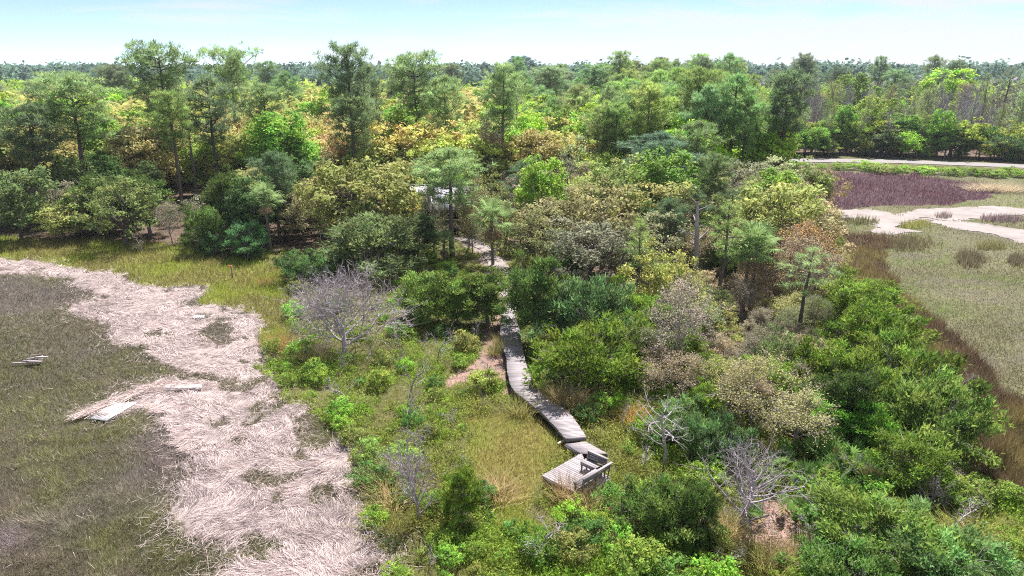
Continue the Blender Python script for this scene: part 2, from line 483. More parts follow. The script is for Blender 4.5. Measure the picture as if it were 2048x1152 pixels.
ys = np.concatenate([np.linspace(-80, 15, 9)[:-1], 15 * (330 / 15) ** (np.arange(400) / 399.0), 330 * (9000 / 330) ** (np.arange(1, 30) / 29.0)])
us = np.concatenate([np.linspace(-6, -1.15, 8), np.linspace(-1.1, 1.1, 400), np.linspace(1.15, 6, 8)])
gy, gu = np.meshgrid(ys, us, indexing='ij')
gx = np.maximum(np.abs(gy), 20) * gu * 0.82
GX, GY = gx.ravel(), gy.ravel()
near = (GY > 5) & (GY < 330)
GZ = np.where(near, gz(GX, GY), 0.0)
reg0 = region(GX, GY)
GZ = np.where(reg0 == R_WRACK, GZ + 0.06 + 0.10 * fbm(GX / 1.5, GY / 1.5, 31), GZ)
GZ = np.where((reg0 == R_SAND) | (reg0 == R_ROAD) | (reg0 == R_LOT), np.minimum(GZ, 0) * 0.3 - 0.03, GZ)
nr, nc = gy.shape
ii = np.arange(nr - 1)[:, None] * nc + np.arange(nc - 1)[None, :]
gf = np.stack([ii, ii + 1, ii + nc + 1, ii + nc], -1).reshape(-1, 4)
link('ground', new_mesh('ground', np.c_[GX, GY, GZ], [gf], [M_GROUND], None, ground_col(GX, GY), True))['kind'] = 'structure'

def sheet(name, poly, mat, z, sub=True):
    """an irregular flat sheet: outline points in metres, kept a little above the soil"""
    pts = np.asarray(poly, float)
    if sub:
        o = []
        for a, b in zip(pts, np.roll(pts, -1, 0)):
            for t in np.linspace(0, 1, 16)[:-1]:
                o.append(a + (b - a) * t)
        o = np.array(o)
        wx, wy = warp(o[:, 0], o[:, 1], 0.8)
        wx += (fbm(o[:, 0] / .9, o[:, 1] / .9, 91) - .5) * 1.6; wy += (fbm(o[:, 0] / .9, o[:, 1] / .9, 92) - .5) * 1.6
        pts = np.c_[wx, wy]
    me = bpy.data.meshes.new(name)
    me.from_pydata([(x, y, z) for x, y in pts], [], [list(range(len(pts)))])
    me.materials.append(mat)
    if me.polygons[0].normal.z < 0:
        me.flip_normals()
    o = link(name, me)
    o['kind'] = 'structure'
    return o

for s_ in SANDS:
    sheet('sand_flat', [G(*p)[:2] for p in s_], M_SAND, 0.035)
sheet('gravel_lot', [G(*p)[:2] for p in LOT], M_SAND, 0.06)
def ribbon(name, line, w, mat, z):
    line = np.asarray(line)
    t = np.gradient(line, axis=0); t /= np.linalg.norm(t, axis=1)[:, None]
    nrm = np.c_[-t[:, 1], t[:, 0]]
    L, Rr = line + nrm * w / 2, line - nrm * w / 2
    V = np.vstack([np.c_[L, np.full(len(L), z)], np.c_[Rr, np.full(len(L), z)]])
    k = len(L); i = np.arange(k - 1)
    o = link(name, new_mesh(name, V, [np.stack([i, i + k, i + k + 1, i + 1], -1)], [mat]))
    o['kind'] = 'structure'
    return o
ribbon('road', ROADW, 7.2, M_ROAD, 0.10)
pw = [PATHW[0]]
for a, b in zip(PATHW[:-1], PATHW[1:]):
    for t in np.linspace(0, 1, 5)[1:]:
        pw.append(a + (b - a) * t)
pw = np.array(pw)
ribbon('sandy_path', np.c_[pw[:, 0] + (fbm(pw[:, 1], pw[:, 0], 4) - .5) * .5, pw[:, 1]], 1.7, M_SAND, 0.075)

# ------------------------------------------------------------------ boardwalk
def resample(line, step=None, n=None):
    line = np.asarray(line, float)
    # Catmull-Rom through the points
    p = np.vstack([2 * line[0] - line[1], line, 2 * line[-1] - line[-2]])
    o = []
    for i in range(1, len(p) - 2):
        t = np.linspace(0, 1, 40)[:-1, None]
        o.append(0.5 * ((2 * p[i]) + (-p[i - 1] + p[i + 1]) * t + (2 * p[i - 1] - 5 * p[i] + 4 * p[i + 1] - p[i + 2]) * t ** 2 + (-p[i - 1] + 3 * p[i] - 3 * p[i + 1] + p[i + 2]) * t ** 3))
    o = np.vstack(o + [line[-1:]])
    d = np.r_[0, np.cumsum(np.linalg.norm(np.diff(o, axis=0), axis=1))]
    return o, d

rng = np.random.default_rng(7)
bw = tag(empty('boardwalk', (float(BWC[5][0]), float(BWC[5][1]), 0)), 'weathered grey plank boardwalk curving from the cedar down to the platform', 'boardwalk')
def child(name, buf, mat, parent, smooth=False):
    me = buf.mesh(name, mat, smooth)
    o = link(name, me, parent)
    o.matrix_parent_inverse = Matrix.Translation(parent.location).inverted() if parent.rotation_euler.z == 0 else parent.matrix_basis.inverted()
    return o
Lp, Ld = resample(BWL); Rp, Rd = resample(BWR)
NPL = int((Ld[-1] + Rd[-1]) / 2 / 0.148)
def at_frac(pts, d, f):
    t = f * d[-1]
    return np.array([np.interp(t, d, pts[:, 0]), np.interp(t, d, pts[:, 1])])
for i in range(NPL):
    f0, f1 = (i + 0.03) / NPL, (i + 0.955) / NPL
    b = Buf()
    q = [at_frac(Lp, Ld, f0), at_frac(Rp, Rd, f0), at_frac(Rp, Rd, f1), at_frac(Lp, Ld, f1)]
    ax = unit(q[0] - q[1])
    e1, e2 = rng.uniform(0.0, 0.05, 2)
    q[0] = q[0] + ax * e1; q[3] = q[3] + ax * e1; q[1] = q[1] - ax * e2; q[2] = q[2] - ax * e2
    dz = rng.uniform(-0.006, 0.006, 2)
    prism(b, q, DECK_Z - 0.045, DECK_Z + np.array([dz[0], dz[1], dz[1], dz[0]]))
    child('plank', b, M_PLANK, bw)
for pts, d in ((Lp, Ld), (Rp, Rd)):
    b = Buf()
    k = 44
    side = [at_frac(Lp, Ld, j / k) * (0.96 if pts is Lp else 0.04) + at_frac(Rp, Rd, j / k) * (0.04 if pts is Lp else 0.96) for j in range(k + 1)]
    for a, c in zip(side[:-1], side[1:]):
        beam(b, (*a, DECK_Z - 0.155), (*c, DECK_Z - 0.155), 0.05, 0.20)
    child('stringer', b, M_BEAM, bw)
    for j in range(2, k, 5):
        b = Buf()
        x, y = side[j]
        box(b, x - .06, x + .06, y - .06, y + .06, -0.2, DECK_Z - 0.26)
        child('post', b, M_BEAM, bw)
b = Buf()
beam(b, (*at_frac(Lp, Ld, 1.0), DECK_Z - 0.12), (*at_frac(Rp, Rd, 1.0), DECK_Z - 0.12), 0.05, 0.22)
child('end_board', b, M_BEAM, bw)

# lower ramp
RZ = 0.42
ra, rb_, rc_, rd_ = [G(*p, RZ)[:2] for p in ((1130, 887.7), (1172, 883), (1215, 907), (1162, 907))]
ramp = tag(empty('boardwalk_step', (float(ra[0]), float(ra[1]), 0)), 'short lower plank section between boardwalk end and bench platform', 'boardwalk')
ng = 11
for i in range(ng):
    t0, t1 = (i + .03) / ng, (i + .95) / ng
    b = Buf()
    z = RZ + rng.uniform(-.006, .006)
    prism(b, [ra + (rd_ - ra) * t0, rb_ + (rc_ - rb_) * t0, rb_ + (rc_ - rb_) * t1, ra + (rd_ - ra) * t1], z - .045, z)
    child('plank', b, M_PLANK, ramp)
for a, c in ((ra, rd_), (rb_, rc_)):
    b = Buf(); beam(b, (*a, RZ - .14), (*c, RZ - .14), .05, .18); child('stringer', b, M_BEAM, ramp)
    b = Buf(); mx_, my_ = (a + c) / 2; box(b, mx_ - .05, mx_ + .05, my_ - .05, my_ + .05, -.2, RZ - .232); child('post', b, M_BEAM, ramp)

# platform with two benches
PL, PT = G(1083.9, 951.1, DECK_Z)[:2], G(1161.2, 907.2, DECK_Z)[:2]
eu = unit(PT - PL); LU = np.linalg.norm(PT - PL)
ev = np.array([eu[1], -eu[0]]); LV = 2.5; UB = 2.3
plat = tag(empty('viewing_platform', (*(float(v) for v in PL), 0)), 'square weathered plank platform at the end of the boardwalk', 'platform')
def UV(u, v):
    return PL + eu * u + ev * v
npk = 21
for i in range(npk):
    u0, u1 = LU * (i + .03) / npk, LU * (i + .95) / npk
    z = DECK_Z + rng.uniform(-.005, .005)
    e0, e1 = rng.uniform(-.02, .03, 2)
    vm = [LV + e1 if u <= UB else .12 + (LU - u) / (LU - UB) * .9 for u in (u0, u1)]
    if u0 <= UB < u1: vm = [LV + e1, LV + e1]
    b = Buf(); prism(b, [UV(u0, -e0), UV(u1, -e0), UV(u1, vm[1]), UV(u0, vm[0])], z - .045, z); child('plank', b, M_PLANK, plat)
for (u0, v0, u1, v1) in ((.03, .05, .03, LV - .05), (UB + .04, 1.0, UB + .04, LV - .05), (LU - .06, .10, UB + .06, .95), (.06, .03, LU - .06, .03), (.06, LV - .03, UB - .02, LV - .03), (UB / 2, .06, UB / 2, LV - .06)):
    b = Buf(); beam(b, (*UV(u0, v0), DECK_Z - .16), (*UV(u1, v1), DECK_Z - .16), .05, .21); child('rim_board', b, M_BEAM, plat)
for u, v in ((.1, .1), (LU - .2, .1), (.1, LV - .1), (UB - .1, LV - .1), (UB / 2 + .2, LV - .1), (UB / 2 + .2, .1)):
    b = Buf(); x, y = UV(u, v); box(b, x - .06, x + .06, y - .06, y + .06, -.2, DECK_Z - .27); child('post', b, M_BEAM, plat)

def bench(p0, p1, inward, label):
    """slat-backed bench: back line p0-p1 on the deck, seat on the inward side, back leaning outward"""
    p0, p1, inw = np.asarray(p0), np.asarray(p1), np.asarray(inward)
    t = tag(empty('bench', (*(float(v) for v in (p0 + p1) / 2), DECK_Z)), label, 'bench', 'slat backed benches on the platform')
    ax = unit(p1 - p0)
    z0 = DECK_Z + .008
    def at(s, w, z):
        q = p0 + (p1 - p0) * s + inw * w
        return np.array([q[0], q[1], z])
    n3 = np.r_[inw, 0.0]
    for w in (.12, .27, .42):
        b = Buf(); beam(b, at(-.01, w, z0 + .43), at(1.01, w, z0 + .43), .135, .04); child('seat_board', b, M_PLANK, t)
    b = Buf(); beam(b, at(0.0, .475, z0 + .34), at(1.0, .475, z0 + .34), .035, .13); child('seat_apron', b, M_BEAM, t)
    for z, lean in ((.53, .02), (.64, .05), (.75, .08)):
        b = Buf(); beam(b, at(0, -lean, z0 + z), at(1, -lean, z0 + z), .03, .09); child('back_slat', b, M_BEAM, t)
    b = Buf(); beam(b, at(-.02, -.12, z0 + .84), at(1.02, -.12, z0 + .84), .13, .035); child('top_rail', b, M_PLANK, t)
    for s in (.03, .5, .97):
        b = Buf(); beam(b, at(s, 0.03, z0), at(s, -.11, z0 + .82), .045, .07, up=np.r_[ax, 0]); child('back_post', b, M_BEAM, t)
        b = Buf(); beam(b, at(s, .42, z0), at(s, .42, z0 + .405), .05, .08, up=np.r_[ax, 0]); child('leg', b, M_BEAM, t)
    return t
bench(UV(.12, LV - .06), UV(UB - .02, LV - .06), -ev, 'bench along the outer right side of the platform, seen from behind')
bench(UV(UB - .03, LV - .28), UV(UB - .03, LV - 1.5), -eu, 'bench across the platform corner nearest the boardwalk, facing the viewer')
# ------------------------------------------------------------------ house
hx, hy = G(880, 462)[:2]
hs_ = tag(empty('house', (float(hx), float(hy), 0)), 'low wooden house with pale metal roof glimpsed between the trees', 'house')
W2, DP, EAVE, RIDGE = 5.0, 7.0, 3.4, 5.4
def hbox(name, mat, x0, x1, y0, y1, z0, z1):
    b = Buf(); box(b, hx + x0, hx + x1, hy + y0, hy + y1, z0, z1)
    return child(name, b, mat, hs_)
hw = hbox('wall', M_WALL, -W2 + .4, W2 - .4, 0, DP, 0, EAVE)
def slope(y0, y1, z0, z1, k):
    for i in range(k):
        x0, x1 = -W2 + 2 * W2 * i / k, -W2 + 2 * W2 * (i + .97) / k
        b = Buf()
        prism(b, [(hx + x0, hy + y0), (hx + x1, hy + y0), (hx + x1, hy + y1), (hx + x0, hy + y1)], [z0, z0, z1, z1], [z0 + .07, z0 + .07, z1 + .07, z1 + .07])
        child('roof_panel', b, M_ROOF, hs_)
slope(-1.8, 3.4, EAVE - .35, RIDGE, 14)
slope(3.44, DP + .6, RIDGE, EAVE - .1, 14)
hbox('ridge_cap', M_ROOF, -W2, W2, 3.25, 3.6, RIDGE + .08, RIDGE + .14)
b = Buf(); prism(b, [(hx - .3, hy + .4), (hx + .2, hy + .4), (hx + .2, hy + 1.3), (hx - .3, hy + 1.3)], [4.05, 4.05, 4.40, 4.40], [4.15, 4.15, 4.50, 4.50]); child('blue_roof_patch', b, M_BLUE, hs_)
hbox('porch_floor', M_PLANK, -W2 + .2, W2 - .2, -1.6, -.003, .75, .9)
for x in (-5.2, -2.6, .1, 1.5, 2.9, 5.2):
    hbox('porch_post', M_TRIM, x - .07, x + .07, -1.6, -1.46, .9, EAVE - .36)
hbox('porch_rail', M_TRIM, -W2 + .3, W2 - .3, -1.58, -1.48, 1.75, 1.84)
hbox('porch_rail', M_TRIM, -W2 + .3, W2 - .3, -1.58, -1.48, 1.05, 1.13)
for x in (-3.9, -1.2, .8, 2.2, 4.0):
    fr = Buf()
    for (x0, x1, z0, z1) in ((x - .5, x + .5, 1.3, 1.4), (x - .5, x + .5, 2.5, 2.6), (x - .5, x - .42, 1.4, 2.5), (x + .42, x + .5, 1.4, 2.5)):
        box(fr, hx + x0, hx + x1, hy - .05, hy + .02, z0, z1)
    fo = child('window', fr, M_TRIM, hs_)
    pb = Buf(); box(pb, hx + x - .42, hx + x + .42, hy - .02, hy + .02, 1.4, 2.5)
    po = link('pane', pb.mesh('pane', M_GLASS), fo)
    po.matrix_parent_inverse = Matrix.Identity(4)
# ------------------------------------------------------------------ small things on the marsh
def flat_panel(name, corners_px, z, th, mat, label, cat, group=None):
    q = [G(*p, z)[:2] for p in corners_px]
    c = np.mean(q, 0)
    b = Buf(); prism(b, [p_ - c for p_ in q], z, z + th)
    o = link(name, b.mesh(name, mat), None, (float(c[0]), float(c[1]), 0))
    return tag(o, label, cat, group)
flat_panel('white_panel', [(180, 838), (214, 842), (275, 805), (224, 808)], .18, .05, M_WHITE, 'long white board lying half under the straw at its left tip', 'board')
flat_panel('white_panel', [(330, 771), (404, 770), (404, 776), (332, 778)], .30, .05, M_WHITE, 'narrow white board on top of the straw ridge', 'board')
cr = tag(empty('slatted_board', (*(float(v) for v in G(396, 634)[:2]), 0)), 'small white slatted board lying on straw by the brown hollow', 'board')
for i in range(5):
    x0 = 386 + i * 4.6
    q = [G(x, y, .2)[:2] for x, y in ((x0, 637), (x0 + 2.6, 637), (x0 + 5, 631), (x0 + 2.4, 631))]
    b = Buf(); prism(b, q, .2, .25); child('slat', b, M_WHITE, cr)
q0, q1 = G(384, 635, .17)[:2], G(408, 633, .17)[:2]
b = Buf(); beam(b, (*q0, .17), (*q1, .17), .08, .05); child('crossbar', b, M_WHITE, cr)
dp = tag(empty('board_pile', (*(float(v) for v in G(64, 730)[:2]), 0)), 'loose pile of old grey boards alone on the dark marsh', 'boards')
for i, (dx, dy, a, L_) in enumerate(((-.5, -.1, .1, 1.5), (0, .15, .25, 1.3), (.35, -.2, -.15, 1.2), (.1, .3, .5, 1.0), (.6, .25, .0, 0.9))):
    x, y = G(64, 730)[:2] + np.array([dx, dy])
    b = Buf(); v = np.array([math.cos(a), math.sin(a)]) * L_ / 2
    beam(b, (x - v[0], y - v[1], .22 + .07 * i), (x + v[0], y + v[1], .25 + .07 * i), .18, .04); child('board', b, M_PLANK, dp)
sx, sy = G(465, 556)[:2]
st = tag(empty('marker_stake', (float(sx), float(sy), 0)), 'thin wooden stake tied with orange ribbon in the green meadow', 'stake')
b = Buf(); beam(b, (sx, sy, -.1), (sx + .03, sy, 1.35), .09, .09, up=(0, 1, 0)); child('stake', b, M_BEAM, st)
b = Buf(); tube(b, [(sx + .02, sy, 1.05), (sx + .02, sy, 1.22)], [.10, .11], 6); beam(b, (sx - .05, sy - .02, 1.2), (sx - .28, sy - .05, 1.32), .05, .14); child('ribbon', b, M_ORANGE, st)
lx, ly = G(1127, 889)[:2]
b = Buf(); tube(b, [(-.35, -.25, .16), (-.05, 0, .2), (.22, .22, .22)], [.07, .09, .08], 7)
tag(link('log', b.mesh('log', M_TRIM), None, (float(lx), float(ly), 0)), 'short tan log end poking out beside the boardwalk end', 'log')
def rock(name, px, py, sc, mat, label, cat, seed):
    rg = np.random.default_rng(seed)
    import bmesh
    bm = bmesh.new(); bmesh.ops.create_icosphere(bm, subdivisions=3, radius=1)
    for v in bm.verts:
        k = 1 + .22 * math.sin(v.co.x * 4 + seed) * math.sin(v.co.y * 3.1) + .15 * math.sin(v.co.z * 5 + v.co.x * 3) + rg.uniform(-.05, .05)
        v.co = Vector((v.co.x * sc[0] * k, v.co.y * sc[1] * k, max(v.co.z, -.15) * sc[2] * k))
    me = bpy.data.meshes.new(name); bm.to_mesh(me); bm.free(); me.materials.append(mat)
    return tag(link(name, me, None, tuple(float(v) for v in G(px, py))), label, cat)
rock('dark_mound', 1547, 344, (1.1, .9, 1.3), M_DARK, 'black rounded mound standing at the purple marsh edge below the road', 'mound', 3)
rock('litter_bag', 600, 683, (.3, .22, .28), M_WHITE, 'crumpled white bag caught in grass beside the large dead tree', 'bag', 8)

# ------------------------------------------------------------------ plant prototypes (meshes shared by the copies)
def cluster_col(rng, n, per, vspread=0.30, lspread=0.22, hspread=0.5):
    """value and hue of each leaf: leaf clumps and single leaves differ in colour"""
    v = np.repeat(1 + vspread * rng.normal(size=n) * .7, per) + lspread * rng.normal(size=n * per) * .7
    h = np.repeat(.5 + hspread * rng.uniform(-.5, .5, n), per) + .35 * rng.uniform(-.5, .5, n * per)
    return np.c_[np.clip(v, .45, 1.8), np.clip(h, 0, 1), np.full(n * per, .5)]

def bend(p0, p1, arch, rng, n=5, wob=.06):
    p0, p1 = np.asarray(p0, float), np.asarray(p1, float)
    t = np.linspace(0, 1, n)[:, None]
    L = np.linalg.norm(p1 - p0)
    q = p0 + (p1 - p0) * t + np.array([0, 0, arch * L]) * np.sin(t * math.pi)
    w = rng.normal(size=(n, 3)) * wob * L
    w[0] = w[-1] = 0
    return q + w

def make_pine(seed, h=20., R=4.2, cb=.45, profile='round', nl=30, needles=50, cr=.80, lean=.03, needle=.50, width=.085, up=.35):
    rng = np.random.default_rng(seed)
    tb, lb = Buf(), Buf()
    nz = 9
    tz = np.linspace(0, h * .97, nz)
    tx = np.cumsum(rng.normal(size=nz)) * lean * h / nz; ty = np.cumsum(rng.normal(size=nz)) * lean * h / nz
    tx -= tx[0]; ty -= ty[0]
    rad = .27 * (h / 20) * (1.25 - 1.05 * tz / h)
    tube(tb, np.c_[tx, ty, tz], rad, 7)
    C, DD = [], []
    az = rng.uniform(0, 6.28)
    for i in range(nl):
        t = (i + rng.uniform(0, 1)) / nl
        z0 = h * (cb + (1 - cb) * t * .94)
        if profile == 'round': L = R * (1 - t ** 2.4) ** .55 * (.62 + .45 * t if t < .6 else .89)
        elif profile == 'cone': L = R * (1 - t) ** .75 + .25
        elif profile == 'flat': L = R * (.45 + .65 * t) if t < .75 else R * .93 * max(0, (1 - (t - .75) / .27)) ** .5
        else: L = R * (.55 + .45 * math.sin(t * 3.0)) * (1 - t ** 4)
        L = max(.35, L * rng.uniform(.55, 1.15))
        az += 2.4 + rng.uniform(-.5, .5)
        b0 = np.array([np.interp(z0, tz, tx), np.interp(z0, tz, ty), z0])
        rise = up + .35 * t + rng.uniform(-.15, .2)
        end = b0 + np.array([math.cos(az) * L, math.sin(az) * L, rise * L])
        q = bend(b0, end, -.07, rng, 5, .04)
        tube(tb, q, np.linspace(.035 + .018 * L, .014, 5), 4)
        nc_ = max(2, int(1.5 + L * 2.2))
        for j in range(nc_):
            s_ = 1.0 if j == 0 else rng.uniform(.42, 1.0)
            p = b0 + (end - b0) * s_
            off = rng.normal(size=3) * L * .24 * np.array([1, 1, .75]) if j else np.zeros(3)
            off[2] = abs(off[2]) * .9
            c = p + off + np.array([0, 0, .12])
            if j: tube(tb, bend(p, c, 0, rng, 3, .05), [.02, .017, .012], 3)
            C.append(c); DD.append(unit(np.array([math.cos(az) * .5, math.sin(az) * .5, .7])))
    C, DD = np.array(C), np.array(DD)
    n = len(C)
    rr = cr * rng.uniform(.7, 1.3, n)
    d = unit(rng.normal(size=(n * needles, 3)) + np.repeat(DD, needles, 0) * .55)
    Pn = np.repeat(C, needles, 0) + d * np.repeat(rr, needles)[:, None] * rng.uniform(.05, .75, (n * needles, 1)) * np.array([1, 1, .7])
    col = cluster_col(rng, n, needles, .2, .22)
    leaf_tri(lb, Pn, unit(d + rng.normal(size=d.shape) * .25 + np.array([0, 0, .15])), needle * rng.uniform(.7, 1.3, n * needles), width * rng.uniform(.7, 1.4, n * needles), col, rng, unit(d * .3 + np.array([0, 0, 1.]) + rng.normal(size=d.shape) * .3))
    return tb.mesh('pine_trunk', M_BARK, True), lb.mesh('pine_crown', M_NEEDLE), h, 2 * R

def make_leafy(seed, h=11., R=4.5, zc=.6, rz=.42, n=130, cr=.72, per=62, L=.24, W=.15, kind='quad', tr=.22, fork=.25, limbs=6, lob=.28, outer=.5, updir=.3, zmin=.22, mat=None, bark=None, vs=.3, twig=0):
    rng = np.random.default_rng(seed)
    tb, lb = Buf(), Buf()
    ph = rng.uniform(0, 6.28, 8)
    C = []
    while len(C) < n:
        d = unit(rng.normal(size=3)); d[2] = d[2] * .9 + .12; d = unit(d)
        az, el = math.atan2(d[1], d[0]), d[2]
        lobe = 1 + lob * (math.sin(2 * az + ph[0]) * .5 + math.sin(3 * az + ph[1] + 3 * el) * .5 + math.sin(5 * az + ph[2] - 4 * el) * .4 + math.sin(6 * el + ph[3]) * .4)
        r = lobe * (outer + (1 - outer) * rng.uniform() ** .45)
        c = np.array([d[0] * R * r, d[1] * R * r, h * zc + d[2] * h * rz * r])
        if c[2] > h * zmin:
            C.append(c)
    C = np.array(C)
    # scale so the crown's top and width come out as asked
    C[:, 2] *= (h - cr * .6) / C[:, 2].max()
    # limbs
    ends = [C[rng.integers(n)]]
    while len(ends) < limbs:
        dd = np.min([np.linalg.norm(C - e, axis=1) for e in ends], axis=0)
        ends.append(C[int(np.argmax(dd * rng.uniform(.7, 1, n)))])
    ends = np.array(ends)
    who = np.argmin(np.linalg.norm(C[:, None] - ends[None], axis=2), axis=1)
    zf = h * fork
    wob = rng.normal(size=(4, 2)) * .03 * h * fork
    wob[0] = 0
    tp = np.c_[np.cumsum(wob, 0), np.linspace(0, zf, 4)]
    tube(tb, tp, np.linspace(tr * 1.25, tr * .85, 4), 7)
    top = tp[-1]
    for k in range(limbs):
        mem = C[who == k]
        if len(mem) == 0: continue
        tgt = mem.mean(0) * .75 + top * .25
        q = bend(top - np.array([0, 0, .1]), tgt, .10, rng, 6, .05)
        tube(tb, q, np.linspace(tr * .62, tr * .22, 6), 5)
        for c in mem:
            p = q[rng.integers(2, 6)]
            tube(tb, bend(p, c, .08, rng, 4, .07), np.linspace(tr * .17, .012, 4), 3)
    m = n * per
    g = rng.normal(size=(m, 3))
    Pn = np.repeat(C, per, 0) + g * cr * .55 * np.array([1, 1, .62])
    outw = unit(Pn - np.array([0, 0, h * .35]))
    D = unit(unit(rng.normal(size=(m, 3))) * .9 + outw * .45 + np.array([0, 0, updir]))
    col = cluster_col(rng, n, per, vs)
    sz = np.clip(np.exp(rng.normal(size=m) * .38), .4, 2.0)
    N = unit(unit(g) * .8 + outw * .45 + np.array([0, 0, .45]) + rng.normal(size=(m, 3)) * .38)
    (leaf_quad if kind == 'quad' else leaf_tri)(lb, Pn, D, L * sz, W * sz, col, rng, N)
    if twig:
        k = rng.integers(0, n, twig)
        Pt = C[k] + rng.normal(size=(twig, 3)) * cr * .4
        leaf_tri(tb, Pt, unit(rng.normal(size=(twig, 3)) + unit(Pt - np.array([0, 0, h * .35]))), rng.uniform(.5, 1.1, twig), np.full(twig, .028), np.ones(3), rng)
    tb.C = []
    return tb.mesh('trunk', bark or M_BARK, True), lb.mesh('crown', mat or M_LEAF), h, 2 * R

def make_bare(seed, h=7., spread=1.0, levels=4, nb=(7, 6, 6, 6), ang=.75, fork=.25, tr=.16, ratio=.62, upw=.25, twigs=6, twl=.35, mat=None, droop=0., trunk_to=.75, wob=.12, tw=.016):
    """leafless tree: recursive limbs, the finest twigs as thin slivers; returns wood trunk mesh and branch mesh"""
    rng = np.random.default_rng(seed)
    tb, bb = Buf(), Buf()
    tips = []
    def grow(p, d, L, r, lev):
        k = 6 if lev == 0 else (5 if lev == 1 else 4 if lev == 2 else 3)
        pts = [np.array(p)]
        dd = np.array(d)
        for _ in range(k - 1):
            dd = unit(dd + rng.normal(size=3) * wob * (1 + .5 * lev) + np.array([0, 0, (upw if lev else .05) - droop * lev * .1]) * .3)
            pts.append(pts[-1] + dd * L / (k - 1))
        pts = np.array(pts)
        tube(tb if lev == 0 else bb, pts, np.linspace(r, r * (.45 if lev < levels - 1 else .3), k), [7, 5, 4, 3, 3][lev])
        if lev == levels - 1:
            for t in np.linspace(.15, 1, twigs):
                i = min(int(t * (k - 1)), k - 2); f = t * (k - 1) - i
                tips.append((pts[i] * (1 - f) + pts[i + 1] * f, dd))
            return
        n = nb[lev]
        a0 = rng.uniform(0, 6.28)
        for j in range(n):
            t = (fork if lev == 0 else .25) + (1 - (fork if lev == 0 else .25)) * (j + rng.uniform(.2, .9)) / n
            i = min(int(t * (k - 1)), k - 2); f = t * (k - 1) - i
            q = pts[i] * (1 - f) + pts[i + 1] * f
            loc = unit(pts[i + 1] - pts[i])
            a0 += 2.4 + rng.uniform(-.6, .6)
            s1 = unit(np.cross(loc, np.array([.3, .2, .9]) if abs(loc[2]) < .8 else np.array([1., .1, 0.])))
            s2 = np.cross(loc, s1)
            side = s1 * math.cos(a0) + s2 * math.sin(a0)
            A = ang * rng.uniform(.7, 1.3)
            nd = unit(loc * math.cos(A) + side * math.sin(A) * spread)
            Lc = L * ratio * rng.uniform(.65, 1.15) * (1.15 - .55 * t)
            grow(q, nd, Lc, r * (1 - .55 * t) * .55, lev + 1)
    grow([0, 0, 0], [0.02, 0.01, 1.], h * trunk_to, tr, 0)
    Pn = np.array([t[0] for t in tips]); D = np.array([t[1] for t in tips])
    D = unit(D + rng.normal(size=D.shape) * .55 + np.array([0, 0, .1]))
    leaf_tri(bb, Pn, D, twl * rng.uniform(.5, 1.4, len(Pn)), np.full(len(Pn), tw), np.ones(3), rng)
    allv = np.vstack(tb.V + bb.V)
    s_ = h / allv[:, 2].max()
    for b in (tb, bb):
        b.V = [v * s_ for v in b.V]
        b.C = []
    w = np.percentile(np.hypot(allv[:, 0], allv[:, 1]) * s_, 97) * 2
    return tb.mesh('trunk', mat or M_GREYWOOD, True), bb.mesh('branches', mat or M_GREYWOOD), h, w, tips, s_

def add_leaves(tips, s_, seed, per, cr, L, W, keep=1.0, mat=None):
    rng = np.random.default_rng(seed)
    Pn = np.array([t[0] for t in tips]) * s_
    Pn = Pn[rng.uniform(size=len(Pn)) < keep]
    n = len(Pn)
    Q = np.repeat(Pn, per, 0) + rng.normal(size=(n * per, 3)) * cr
    lb = Buf()
    leaf_quad(lb, Q, unit(rng.normal(size=Q.shape) + np.array([0, 0, .4])), L * rng.uniform(.6, 1.3, n * per), W * rng.uniform(.6, 1.3, n * per), cluster_col(rng, n, per, .2), rng, unit(rng.normal(size=Q.shape) * .5 + np.array([0, 0, .8])))
    return lb.mesh('crown', mat or M_LEAF)

def parts_of(t): return [('trunk', t[0]), ('crown', t[1])], t[2], t[3]
PROTO = {}
PROTO['pine_round'] = [parts_of(make_pine(s_, 20, 4.2, .50, 'round', 40)) for s_ in (1, 2, 3)]
PROTO['pine_spread'] = [parts_of(make_pine(s_, 20, 4.8, .52, 'flat', 38, up=.25)) for s_ in (4, 5, 6)]
PROTO['pine_open'] = [parts_of(make_pine(s_, 20, 4.4, .45, 'oval', 36, up=.3)) for s_ in (14, 15)]
PROTO['pine_young'] = [parts_of(make_pine(s_, 10, 2.0, .30, 'cone', 28, 40, .45, .02, .36, .036, .45)) for s_ in (7, 8, 9)]
PROTO['pine_thin'] = [parts_of(make_pine(s_, 14, 2.4, .52, 'oval', 17, 44, .5, .05, .38, .036, .25)) for s_ in (10, 11, 12)]
PROTO['oak'] = [parts_of(make_leafy(s_, 11, 4.6, .58, .42, 150, .80, 62, L=.30, W=.20, twig=300)) for s_ in (21, 22, 23)]
PROTO['oak_open'] = [parts_of(make_leafy(s_, 9, 4.2, .58, .40, 120, .66, 50, L=.24, W=.15, lob=.36, twig=1100)) for s_ in (24, 25, 26)]
PROTO['broadleaf'] = [parts_of(make_leafy(s_, 14, 3.9, .58, .42, 150, .78, 62, L=.33, W=.22, lob=.22, fork=.3, updir=.2)) for s_ in (27, 28, 29)]
PROTO['cedar'] = [parts_of(make_leafy(s_, 6, 2.4, .52, .48, 115, .46, 125, L=.22, W=.085, kind='tri', tr=.13, fork=.12, limbs=8, lob=.42, outer=.5, updir=.75, zmin=.10, mat=M_NEEDLE, vs=.32, bark=M_TWIG, twig=260)) for s_ in (31, 32, 33)]
